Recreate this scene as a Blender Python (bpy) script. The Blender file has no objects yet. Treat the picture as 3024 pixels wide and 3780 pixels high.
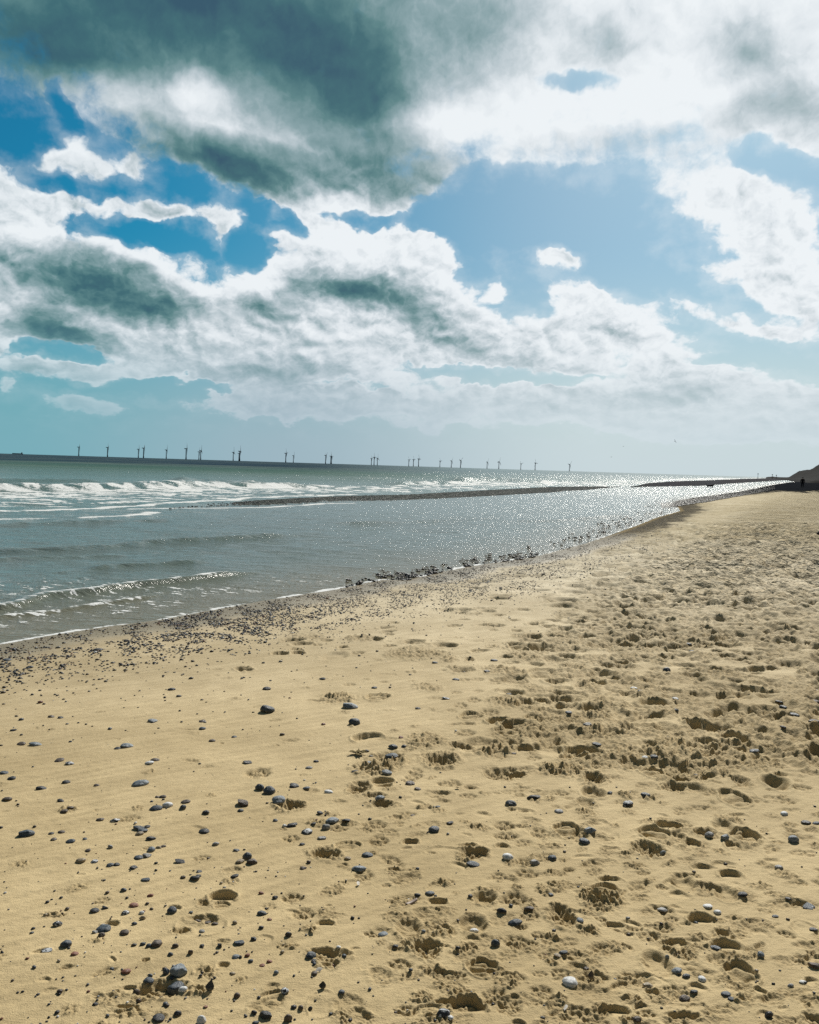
import bpy, bmesh, math, random, os
import numpy as np
from mathutils import Vector, Matrix, Quaternion

SC = bpy.context.scene
COL = SC.collection
rng = np.random.default_rng(7)
R = math.radians

# ------------------------------------------------------------------ camera
F = 3030.0                    # focal length in photo pixels (photo 3024 x 3780)
CXP, CYP = 1512.0, 1890.0
ROLL, PITCH = R(1.777), R(3.2)
CAMH = 1.65
SEA = -0.60
SUN_AZ, SUN_EL = 22.0, 40.0   # degrees, azimuth clockwise from +Y

FWD = np.array([0, math.cos(PITCH), -math.sin(PITCH)])
UPV = np.array([0, math.sin(PITCH), math.cos(PITCH)])
XV = np.array([1.0, 0, 0])
CX_ = math.cos(ROLL) * XV + math.sin(ROLL) * UPV
CY_ = -math.sin(ROLL) * XV + math.cos(ROLL) * UPV

def ray(px, py):
    px = np.asarray(px, float); py = np.asarray(py, float)
    a = ((px - CXP) / F)[..., None]; b = (-(py - CYP) / F)[..., None]
    return a * CX_ + b * CY_ + FWD

def on_plane(px, py, z=SEA, far=4000.0):
    d = ray(px, py)
    dz = np.minimum(d[..., 2], -1e-6)
    t = np.minimum((z - CAMH) / dz, far)
    return d[..., 0] * t, d[..., 1] * t

def project(x, y, z):
    v = np.stack([x, y, z - CAMH], -1)
    w = v @ FWD
    w = np.where(w > 1e-3, w, 1e-3)
    return CXP + F * (v @ CX_) / w, CYP - F * (v @ CY_) / w

def azel(px, py):
    d = ray(px, py)
    return math.degrees(math.atan2(d[0], d[1])), math.degrees(math.atan2(d[2], math.hypot(d[0], d[1])))

cam = bpy.data.cameras.new('camera')
cam.sensor_fit = 'VERTICAL'
cam.sensor_height = 24; cam.sensor_width = 24
cam.angle_y = 2 * math.atan(1890 / F)
cam.clip_start = 0.05; cam.clip_end = 100000
camo = bpy.data.objects.new('camera', cam); COL.objects.link(camo)
camo.matrix_world = Matrix(((CX_[0], CY_[0], -FWD[0], 0), (CX_[1], CY_[1], -FWD[1], 0),
                            (CX_[2], CY_[2], -FWD[2], CAMH), (0, 0, 0, 1)))
SC.camera = camo
SC.view_settings.view_transform = 'Standard'
SC.view_settings.look = 'None'
SC.view_settings.exposure = 0
SC.view_settings.gamma = 1
SC.cycles.use_denoising = False
SC.cycles.max_bounces = 5; SC.cycles.diffuse_bounces = 2; SC.cycles.glossy_bounces = 3
SC.cycles.sample_clamp_indirect = 4.0; SC.cycles.sample_clamp_direct = 20.0

# ------------------------------------------------------------------ node helper
class NT:
    def __init__(s, tree): s.t = tree; s.n = tree.nodes; s.l = tree.links
    def new(s, typ, **kw):
        n = s.n.new(typ)
        for k, v in kw.items(): setattr(n, k, v)
        return n
    def put(s, sock, v):
        if isinstance(v, bpy.types.NodeSocket): s.l.new(v, sock)
        elif v is not None: sock.default_value = v
    def m(s, op, a, b=None, c=None, clamp=False):
        n = s.n.new('ShaderNodeMath'); n.operation = op; n.use_clamp = clamp
        s.put(n.inputs[0], a); s.put(n.inputs[1], b); s.put(n.inputs[2], c)
        return n.outputs[0]
    def vm(s, op, a, b=None, sc=None):
        n = s.n.new('ShaderNodeVectorMath'); n.operation = op
        s.put(n.inputs[0], a); s.put(n.inputs[1], b)
        if sc is not None: s.put(n.inputs['Scale'], sc)
        return n.outputs['Value'] if op in ('LENGTH', 'DOT_PRODUCT', 'DISTANCE') else n.outputs[0]
    def mr(s, v, a, b, c=0.0, d=1.0, smooth=True):
        n = s.n.new('ShaderNodeMapRange'); n.interpolation_type = 'SMOOTHSTEP' if smooth else 'LINEAR'; n.clamp = True
        s.put(n.inputs[0], v)
        for i, x in zip((1, 2, 3, 4), (a, b, c, d)): s.put(n.inputs[i], x)
        return n.outputs[0]
    def noise(s, vec, scale, detail=2.0, rough=0.5, dist=0.0, dim='3D', w=0.0, lac=2.0):
        n = s.n.new('ShaderNodeTexNoise'); n.noise_dimensions = dim
        s.put(n.inputs['Vector'], vec); s.put(n.inputs['Scale'], scale); s.put(n.inputs['Detail'], detail)
        s.put(n.inputs['Roughness'], rough); s.put(n.inputs['Distortion'], dist); s.put(n.inputs['Lacunarity'], lac)
        if dim == '4D': s.put(n.inputs['W'], w)
        return n.outputs[0]
    def mix(s, f, a, b, blend='MIX'):
        n = s.n.new('ShaderNodeMix'); n.data_type = 'RGBA'; n.blend_type = blend
        s.put(n.inputs[0], f); s.put(n.inputs[6], a); s.put(n.inputs[7], b)
        return n.outputs[2]
    def mapping(s, vec, loc=(0, 0, 0), rot=(0, 0, 0), sc=(1, 1, 1), typ='POINT'):
        n = s.n.new('ShaderNodeMapping'); n.vector_type = typ
        s.put(n.inputs[0], vec); n.inputs[1].default_value = loc; n.inputs[2].default_value = rot; n.inputs[3].default_value = sc
        return n.outputs[0]
    def attr(s, name, out='Fac'):
        n = s.n.new('ShaderNodeAttribute'); n.attribute_name = name
        return n.outputs[out]
    def comb(s, x, y, z=0.0):
        n = s.n.new('ShaderNodeCombineXYZ')
        s.put(n.inputs[0], x); s.put(n.inputs[1], y); s.put(n.inputs[2], z)
        return n.outputs[0]
    def bump(s, h, dist, strength=1.0, normal=None):
        n = s.n.new('ShaderNodeBump')
        s.put(n.inputs['Height'], h); n.inputs['Distance'].default_value = dist; s.put(n.inputs['Strength'], strength)
        if normal is not None: s.l.new(normal, n.inputs['Normal'])
        return n.outputs[0]

def C(r, g, b): return (r, g, b, 1.0)

# ------------------------------------------------------------------ world: Nishita sky with procedural clouds
W = bpy.data.worlds.new('World'); SC.world = W; W.use_nodes = True
nt = NT(W.node_tree); nt.n.clear()
tc = nt.new('ShaderNodeTexCoord').outputs['Generated']
sep = nt.new('ShaderNodeSeparateXYZ'); nt.l.new(tc, sep.inputs[0])
X, Y, Z = sep.outputs
DEG = 57.29578
az = nt.m('MULTIPLY', nt.m('ARCTAN2', X, Y), DEG)
el = nt.m('MULTIPLY', nt.m('ARCSINE', Z), DEG)
ae = nt.comb(az, el)
sky = nt.new('ShaderNodeTexSky', sky_type='NISHITA')
sky.sun_disc = False; sky.sun_elevation = R(SUN_EL); sky.sun_rotation = R(SUN_AZ)
sky.air_density = 1.0; sky.dust_density = 1.2; sky.ozone_density = 2.5
# noise fields (el-compressed towards the horizon)
elw = nt.m('MULTIPLY', nt.m('POWER', nt.m('MAXIMUM', nt.m('ADD', el, 3.0), 0.5), 0.62), 6.0)
p0 = nt.comb(az, elw)
def nz(scale, detail, rough, w, dist=0.0, vec=None):
    return nt.m('SUBTRACT', nt.noise(vec if vec is not None else p0, scale, detail, rough, dist, '4D', w), 0.5)
wx = nz(0.10, 4, 0.55, 1.3); wy = nz(0.10, 4, 0.55, 7.7)
w2x = nz(0.5, 3, 0.55, 21.3); w2y = nz(0.5, 3, 0.55, 27.7)
warp = nt.comb(nt.m('ADD', nt.m('MULTIPLY', wx, 5.0), nt.m('MULTIPLY', w2x, 3.2)), nt.m('ADD', nt.m('MULTIPLY', wy, 3.0), nt.m('MULTIPLY', w2y, 2.2)))
aw = nt.vm('ADD', ae, warp)

def blobs(lst, vec):
    acc = None
    for (bx, by, rx, ry, rot, wt) in lst:
        # tables are in units of a 1725 x 2156 view of the photo; turned into sky angles here
        s = 3024 / 1725
        a0, e0 = azel(bx * s, by * s)
        a1, e1 = azel((bx + 40) * s, by * s); a2, e2 = azel(bx * s, (by - 40) * s)
        ka = math.hypot(a1 - a0, e1 - e0) / 40; ke = math.hypot(a2 - a0, e2 - e0) / 40
        ang = R(-rot) + math.atan2(e1 - e0, a1 - a0)
        mp = nt.mapping(vec, (a0, e0, 0), (0, 0, ang), (rx * ka, ry * ke, 1), 'TEXTURE')
        g = nt.new('ShaderNodeTexGradient', gradient_type='SPHERICAL'); nt.l.new(mp, g.inputs[0])
        v = nt.m('MULTIPLY', g.outputs['Fac'], wt)
        # MULTIPLY_ADD keeps the chain short
        acc = v if acc is None else nt.m('MULTIPLY_ADD', g.outputs['Fac'], wt, acc)
    return acc

COVER = [  # x, y, rx, ry, rotation (clockwise, deg), weight
 (450,60,1000,330,4,2.2),(1350,120,800,310,0,2.4),(1700,200,300,240,20,1.4),(560,370,400,150,22,1.7),(760,400,330,120,3,1.3),
 (640,440,110,70,0,.7),(10,470,130,200,-10,1.8),(130,322,150,75,10,1.7),(285,345,80,38,20,1.7),(150,440,130,55,5,1.8),
 (340,448,160,40,2,2.1),(490,480,80,70,30,1.6),(240,590,400,130,14,2.0),(300,720,480,105,8,2.3),(560,775,380,80,5,2.1),
 (760,560,280,150,12,2.2),(900,640,300,140,30,1.8),(1120,725,210,75,15,1.7),(620,640,230,100,0,1.4),(850,735,380,80,8,1.8),
 (1230,630,140,90,10,1.9),(1370,715,270,75,22,1.7),(1480,415,200,80,0,1.9),(1640,480,240,130,20,1.9),(1560,570,220,75,20,1.2),
 (1700,640,200,110,0,1.3),(1450,640,220,50,10,1.0),(1640,700,200,40,8,.9),(1185,538,95,34,0,3.0),
 (1400,850,560,80,3,2.3),(900,858,520,60,2,2.2),(560,845,320,42,2,1.9),(1600,885,420,80,0,2.0),(1380,810,190,65,0,1.6),
 (175,862,110,34,5,1.8),(110,785,170,36,5,1.9),(1050,620,60,24,40,1.2),(30,725,60,30,0,1.2),(15,830,40,40,0,1.3),(1230,735,160,60,20,1.2),
 (130,215,30,75,-5,-2.3),(40,290,125,62,-8,-2.1),(235,310,60,40,10,-1.3),(1230,158,120,36,0,-2.6),(1640,345,150,50,12,-2.4),(1180,455,360,115,0,-2.4),(1290,590,110,50,30,-1.5),(1090,640,60,60,40,-1.2),(1420,600,200,34,10,-1.1),(1600,730,180,28,5,-1.0),(1240,790,200,18,3,-1.5),(1600,770,160,26,0,-1.6),(1560,650,160,30,10,-.9),(130,748,120,26,8,-2.0),(420,812,230,18,3,-1.8),(330,820,150,22,0,-1.3),(1060,797,260,20,4,-2.6),(700,815,240,14,4,-1.2),(1500,530,90,30,0,-.8),
 (400,400,130,60,20,-1.2),(300,490,260,45,10,-1.3),(520,430,60,80,-35,-1.1),(1010,470,150,60,10,-1.2),(1280,540,200,60,0,-.8),
 (60,620,60,30,0,0.6),(860,300,700,150,10,1.0),(140,400,90,26,10,-.6),(740,466,210,34,6,-3.0),(930,482,120,44,10,-1.8),(590,478,90,34,25,-2.2),(540,530,50,70,-10,-2.3),(350,520,180,24,14,-1.4),(1000,560,60,60,40,-1.2)]
cov = blobs(COVER, aw)
# sky outside the photographed part: broken cloud
outm = nt.m('MAXIMUM', nt.mr(el, 32.0, 44.0), nt.mr(nt.m('ABSOLUTE', az), 30.0, 42.0))
cov = nt.m('ADD', nt.m('MULTIPLY', cov, nt.m('SUBTRACT', 1.0, outm)), nt.m('MULTIPLY', outm, nt.m('MULTIPLY_ADD', wx, 3.0, 0.8)))
# detail noise: billowing (folded) noise makes the cauliflower heads of the cumulus
pd = nt.vm('ADD', p0, nt.vm('SCALE', warp, None, 0.4))
def billow(vec, sc, w):
    a = nt.m('ABSOLUTE', nz(sc, 1.0, 0.5, w, 0.0, vec))
    b = nt.m('ABSOLUTE', nz(sc * 2.3, 1.5, 0.5, w + 3, 0.0, vec))
    c = nt.m('ABSOLUTE', nz(sc * 5.6, 2.5, 0.6, w + 6, 0.0, vec))
    return nt.m('MULTIPLY_ADD', b, 0.55, nt.m('MULTIPLY_ADD', c, 0.34, a))
n1 = nz(0.32, 6, 0.60, 3.1, 0.0, pd)
bl = billow(pd, 0.36, 2.0)
blo = billow(nt.vm('ADD', pd, (0.30, 0.55, 0)), 0.36, 2.0)
n1o = nz(0.32, 4, 0.55, 3.1, 0.0, nt.vm('ADD', pd, (0.9, 1.3, 0)))
soft = nt.mr(el, 15.0, 22.0)                  # the high, near cloud has softer edges
dens_in = nt.m('ADD', nt.m('MULTIPLY_ADD', n1, 2.6, nt.m('MINIMUM', cov, 1.6)), nt.m('MULTIPLY', nt.m('SUBTRACT', bl, 0.24), nt.m('MULTIPLY_ADD', soft, -0.8, 1.5)))
edge1 = nt.m('MULTIPLY_ADD', soft, 0.45, 0.86)
dens = nt.mr(dens_in, 0.26, edge1)
veil = nt.m('MULTIPLY', nt.mr(nt.m('MULTIPLY_ADD', cov, 0.35, nt.m('ADD', nt.m('MULTIPLY', n1, 1.6), nt.m('MULTIPLY', w2x, 0.8))), -0.20, 0.60), 0.36)
dens = nt.m('MAXIMUM', dens, veil)
relief = nt.m('ADD', nt.m('MULTIPLY', nt.m('SUBTRACT', n1, n1o), nt.m('MULTIPLY', nt.m('MULTIPLY_ADD', soft, -0.3, 0.55), nt.mr(el, 2.0, 9.0, .45, 1.0))),
              nt.m('MULTIPLY', nt.m('SUBTRACT', bl, blo), nt.m('MULTIPLY', nt.m('MULTIPLY_ADD', soft, -0.9, 1.5), nt.mr(el, 2.0, 9.0, .5, 1.0))))
SHADE = [
 (430,0,800,300,6,-1.35),(780,220,290,170,30,-.9),(60,110,260,120,8,-.7),(470,330,300,70,12,-1.1),(560,400,150,60,25,-.55),
 (700,330,200,90,20,-.5),(880,380,240,70,5,-.45),(1020,60,160,200,0,-.35),(1290,80,130,90,0,-.30),(1590,120,160,130,30,-.45),(1680,240,130,70,10,-.45),(1330,300,300,60,0,-.30),(1180,40,200,90,20,-.2),(1500,640,160,40,15,-.15),(820,420,200,50,0,-.3),(1560,250,90,60,0,-.35),
 (200,600,270,80,14,-.95),(330,665,170,38,8,-.6),(130,700,140,55,18,-1.05),(560,650,90,45,0,-.55),(740,612,170,50,5,-.95),(900,660,180,60,30,-.55),
 (980,730,160,35,15,-.2),(1130,770,140,26,5,-.35),(560,790,200,40,0,-.35),(1420,835,150,30,0,-.40),(1230,850,200,30,0,-.15),(1330,720,120,25,20,-.1),(60,790,80,20,0,-.5),(1680,690,80,30,0,-.22),
 (220,175,190,60,8,.42),(430,205,130,75,30,.45),(400,190,55,50,0,.35),(470,190,60,50,0,.3),(930,262,180,65,8,.5),(350,560,170,45,25,.5),(740,510,180,50,10,.45),(560,590,100,50,-10,.35),(980,560,120,60,40,.3),
 (1250,600,120,40,10,.2),(1450,390,160,40,0,.2),(1200,230,220,80,0,.25),(1400,200,260,90,0,.2),(60,480,110,100,0,.35),(420,690,90,30,20,.3),(680,440,120,30,0,.4),(150,310,120,40,0,.3)]
shw = blobs(SHADE, nt.vm('ADD', ae, nt.vm('SCALE', warp, None, 0.75)))
# brighter towards the sun, darker to the left and outside the frame
sunv = (math.sin(R(SUN_AZ)) * math.cos(R(SUN_EL)), math.cos(R(SUN_AZ)) * math.cos(R(SUN_EL)), math.sin(R(SUN_EL)))
sd = nt.vm('DOT_PRODUCT', tc, sunv)
glow = nt.mr(sd, 0.70, 0.98)
br = nt.m('ADD', nt.m('ADD', nt.m('MULTIPLY_ADD', glow, 0.30, 0.62), shw), relief)
thin = nt.mr(dens_in, 1.7, 0.45)
br = nt.m('MULTIPLY_ADD', thin, nt.m('MULTIPLY_ADD', soft, -0.15, 0.30), br)
br = nt.m('MINIMUM', br, 1.0)
br = nt.m('MULTIPLY_ADD', nt.mr(el, 30.0, 50.0), -0.55, br)
br = nt.m('MULTIPLY_ADD', nt.mr(sd, 0.35, -0.2), -0.35, br)
cr = nt.new('ShaderNodeValToRGB'); nt.l.new(nt.m('MULTIPLY_ADD', br, 0.62, 0.32, clamp=True), cr.inputs[0])
e = cr.color_ramp.elements
stops = [(0.0, (0.030, 0.085, 0.135)), (0.20, (0.048, 0.140, 0.165)), (0.36, (0.105, 0.225, 0.235)), (0.52, (0.26, 0.375, 0.40)),
         (0.68, (0.50, 0.58, 0.62)), (0.83, (0.76, 0.81, 0.845)), (1.0, (0.93, 0.965, 0.985))]
while len(e) < len(stops): e.new(0.5)
for k, (pos, c) in enumerate(stops): e[k].position = pos; e[k].color = C(*c)
cloudc = cr.outputs[0]
# clear sky: Nishita, deeper at the left, paler towards the sun
lf = nt.mr(az, 12.0, -22.0)
tint = nt.mix(lf, C(0.42, 0.60, 0.64), C(0.05, 0.50, 0.62))
clear = nt.mix(1.0, sky.outputs[0], tint, 'MULTIPLY')
hz = nt.mr(el, 15.0, 0.0)
hazec = nt.mix(nt.mr(az, 2.0, -27.0), C(6.0, 6.95, 7.25), C(1.45, 3.9, 4.6))
hazec = nt.mix(nt.mr(az, -10.0, 14.0), nt.mix(nt.mr(az, -27.0, -8.0), C(2.0, 4.3, 5.0), C(3.5, 4.75, 5.5)), C(5.9, 6.9, 7.3))
clear = nt.mix(nt.m('MULTIPLY', hz, 0.95), clear, hazec)
cloud10 = nt.vm('SCALE', cloudc, None, 10.0)
cloudh = nt.mix(nt.mr(el, 9.5, 0.8, 0.05, 0.92), cloud10, hazec)
final = nt.mix(nt.m('MULTIPLY', dens, nt.mr(el, 0.2, 2.4)), clear, cloudh)
final = nt.mix(nt.mr(el, 0.0, -3.0), final, C(1.2, 1.6, 1.7))
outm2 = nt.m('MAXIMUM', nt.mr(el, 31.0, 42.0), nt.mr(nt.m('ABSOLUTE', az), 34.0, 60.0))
final = nt.vm('SCALE', final, None, nt.m('MULTIPLY_ADD', outm2, -0.62, 1.0))  # unseen sky overhead and behind dimmed, added to deepen shadows on the sand
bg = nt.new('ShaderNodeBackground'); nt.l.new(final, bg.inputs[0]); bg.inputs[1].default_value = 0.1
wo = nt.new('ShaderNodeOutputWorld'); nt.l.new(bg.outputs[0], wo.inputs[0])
W.cycles.sampling_method = 'MANUAL'; W.cycles.sample_map_resolution = 512

sun = bpy.data.lights.new('sun', 'SUN'); sun.energy = 5.0; sun.angle = R(0.53); sun.color = (1.0, 0.95, 0.86)
suno = bpy.data.objects.new('sun', sun); COL.objects.link(suno)
suno.rotation_euler = Vector(sunv).to_track_quat('Z', 'Y').to_euler()

# ------------------------------------------------------------------ numpy noise
def _grad(seed):
    r = np.random.default_rng(seed)
    a = r.random((256, 256)) * 2 * np.pi
    return np.cos(a).astype(np.float32), np.sin(a).astype(np.float32)
_G = {}
def perlin(x, y, seed=0):
    if seed not in _G: _G[seed] = _grad(seed)
    gx, gy = _G[seed]
    x0 = np.floor(x); y0 = np.floor(y)
    fx = x - x0; fy = y - y0
    ix = x0.astype(np.int64) & 255; iy = y0.astype(np.int64) & 255
    jx = (ix + 1) & 255; jy = (iy + 1) & 255
    u = fx * fx * fx * (fx * (fx * 6 - 15) + 10); v = fy * fy * fy * (fy * (fy * 6 - 15) + 10)
    a = gx[ix, iy] * fx + gy[ix, iy] * fy
    b = gx[jx, iy] * (fx - 1) + gy[jx, iy] * fy
    c = gx[ix, jy] * fx + gy[ix, jy] * (fy - 1)
    d = gx[jx, jy] * (fx - 1) + gy[jx, jy] * (fy - 1)
    return (a + (b - a) * u) + ((c + (d - c) * u) - (a + (b - a) * u)) * v   # about -0.7 .. 0.7
def fbm(x, y, seed, octs=4, gain=0.5):
    s = 0; amp = 1; tot = 0
    for o in range(octs):
        s = s + amp * perlin(x * 2 ** o, y * 2 ** o, seed + o); amp *= gain
    return s
def sstep(x, a, b):
    t = np.clip((x - a) / (b - a), 0, 1); return t * t * (3 - 2 * t)

# ------------------------------------------------------------------ waterline and beach height
WLP = [(0,2379),(217,2340),(391,2314),(591,2288),(783,2253),(1000,2214),(1217,2179),(1304,2164),(1409,2140),(1500,2142),(1615,2115),(1721,2093),
       (1853,2074),(1968,2058),(2065,2033),(2171,2005),(2277,1968),(2348,1943),(2415,1915),(2454,1903),(2515,1886),(2500,1866),(2510,1850),(2560,1839),
       (2648,1828),(2737,1815),(2855,1790),(2911,1781),(2970,1775)]
wlx, wly = on_plane([p[0] for p in WLP], [p[1] for p in WLP])
wl = list(zip(wlx, wly))
wl = [(-60.0, -75.0), (-22.0, -22.0), (-12.3, -4.0), (-8.2, 4.0)] + wl
dx, dy = wl[-1][0] - wl[-4][0], wl[-1][1] - wl[-4][1]
L = math.hypot(dx, dy)
wl.append((wl[-1][0] + dx / L * 5000, wl[-1][1] + dy / L * 5000))
wl = np.array(wl)

def seg_dist(x, y, pts, signed=True):
    """distance to a polyline; positive on its right-hand side (land)"""
    best = np.full(x.shape, 1e18); side = np.zeros(x.shape)
    for (ax, ay), (bx, by) in zip(pts[:-1], pts[1:]):
        ex, ey = bx - ax, by - ay; l2 = ex * ex + ey * ey
        t = np.clip(((x - ax) * ex + (y - ay) * ey) / l2, 0, 1)
        qx, qy = x - ax - t * ex, y - ay - t * ey
        d2 = qx * qx + qy * qy
        cr = (y - ay) * ex - (x - ax) * ey
        m = d2 < best * (1 - 1e-9)
        best = np.where(m, d2, best); side = np.where(m, -cr, side)
    d = np.sqrt(best)
    return np.where(side >= 0, d, -d) if signed else d

def base_z(d, r):
    """beach profile from the signed distance to the waterline"""
    land = 0.64 * (1 - np.exp(-np.maximum(d, 0) / 8.5)) * 1.0
    land = land + np.minimum(np.maximum(d - 10, 0) * 0.004, 0.35)
    sea = -np.minimum(-np.minimum(d, 0) * 0.06, 1.2)
    return SEA + np.where(d > 0, land, sea)

# ------------------------------------------------------------------ sand grid (polar round the viewpoint, finer where seen)
def cols(lo, hi, n, wide, nw):
    inner = np.linspace(lo, hi, n)
    l = lo - (np.linspace(0, 1, nw + 1)[1:][::-1] ** 1.6) * wide[0]
    h = hi + (np.linspace(0, 1, nw + 1)[1:] ** 1.6) * wide[1]
    return np.concatenate([l, inner, h])
ANG = np.radians(cols(-30.5, 30.5, 1180, (60, 60), 40))
_y1 = np.arange(168, 640, 0.62)[::-1]          # rows in pixels (of the 819 wide picture) under the horizon
_y2 = np.arange(2.0, 168, 0.42)[::-1]
PXR = 820.6 * CAMH
RAD = np.concatenate([np.linspace(0.15, PXR / _y1[0], 60)[:-1], PXR / _y1, PXR / _y2, np.geomspace(PXR / 2.0, 4500, 12)[1:]])
NR, NC = len(RAD), len(ANG)
RR, AA = np.meshgrid(RAD, ANG, indexing='ij')
GX = RR * np.sin(AA); GY = RR * np.cos(AA)
DW = seg_dist(GX, GY, wl)
H0 = base_z(DW, RR)
dr = np.gradient(RAD)[:, None] * np.ones((1, NC))   # local sampling step
def vis(wave): return sstep(wave / np.maximum(dr, RR * 0.0009), 1.2, 3.0)
HN = 0.020 * perlin(GX / 2.6, GY / 2.1, 11) * vis(2.3) + 0.009 * perlin(GX / 0.7, GY / 0.55, 12) * vis(.6)
# streaks left by running water, roughly along the shore
ux, uy = GX * 0.83 + GY * 0.55, -GX * 0.55 + GY * 0.83
HN += 0.0050 * perlin(ux / 0.55, uy / 0.07, 13) * vis(.1) * (0.4 + sstep(-GX + 0.2 * GY, -1.2, 1.5))
HN += 0.0016 * perlin(GX / 0.045, GY / 0.045, 14) * vis(.04) + 0.0026 * perlin(ux / .26, uy / 0.035, 15) * vis(.04)
HN *= sstep(DW, 0.0, 0.8)
H = (H0 + HN)
TR = np.zeros_like(H)     # how broken up the surface is (drives tint and fine bump)
logr = RAD

def gz(x, y):
    """sand height under a point"""
    r = math.hypot(x, y); a = math.atan2(x, y)
    i = int(np.clip(np.searchsorted(RAD, r), 1, NR - 1)); j = int(np.clip(np.searchsorted(ANG, a), 1, NC - 1))
    t = (r - RAD[i - 1]) / (RAD[i] - RAD[i - 1]); u = (a - ANG[j - 1]) / (ANG[j] - ANG[j - 1])
    t = min(max(t, 0), 1); u = min(max(u, 0), 1)
    return float((H[i-1, j-1] * (1-u) + H[i-1, j] * u) * (1-t) + (H[i, j-1] * (1-u) + H[i, j] * u) * t)

TPX = np.arange(-400, 3501, 20.0); TPY = np.arange(1776, 3900, 6.0)
_tx, _ty = np.meshgrid(TPX, TPY)
TZ = np.full(_tx.shape, -0.05)
for _ in range(16):
    _x, _y = on_plane(_tx, _ty, TZ)
    TZ = 0.5 * TZ + 0.5 * base_z(seg_dist(_x, _y, wl), 0)
def sea_or_beach(px, py):
    """point of the beach seen at a photo pixel"""
    u = min(max((px - TPX[0]) / 20.0, 0), len(TPX) - 1.001); v = min(max((py - TPY[0]) / 6.0, 0), len(TPY) - 1.001)
    i, j = int(v), int(u); v -= i; u -= j
    z = float((TZ[i, j] * (1 - u) + TZ[i, j + 1] * u) * (1 - v) + (TZ[i + 1, j] * (1 - u) + TZ[i + 1, j + 1] * u) * v)
    x, y = on_plane(px, py, z)
    return float(x), float(y), z

S = 1008 / 1725
TILES = {'A': (0, 2350), 'B': (1008, 2350), 'C': (2016, 2350), 'D': (0, 2850), 'E': (1008, 2850), 'F': (2016, 2850), 'G': (0, 3280), 'H': (1008, 3280), 'I': (2016, 3280)}
def tile(t, x, y): return TILES[t][0] + x * S, TILES[t][1] + y * S

def window(x, y, rad):
    r = math.hypot(x, y); a = math.atan2(x, y)
    i0, i1 = np.searchsorted(RAD, max(r - rad, 0.1)), np.searchsorted(RAD, r + rad)
    da = math.asin(min(1, rad / max(r, rad * 1.01)))
    j0, j1 = np.searchsorted(ANG, a - da), np.searchsorted(ANG, a + da)
    return slice(i0, i1), slice(j0, j1)

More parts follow.
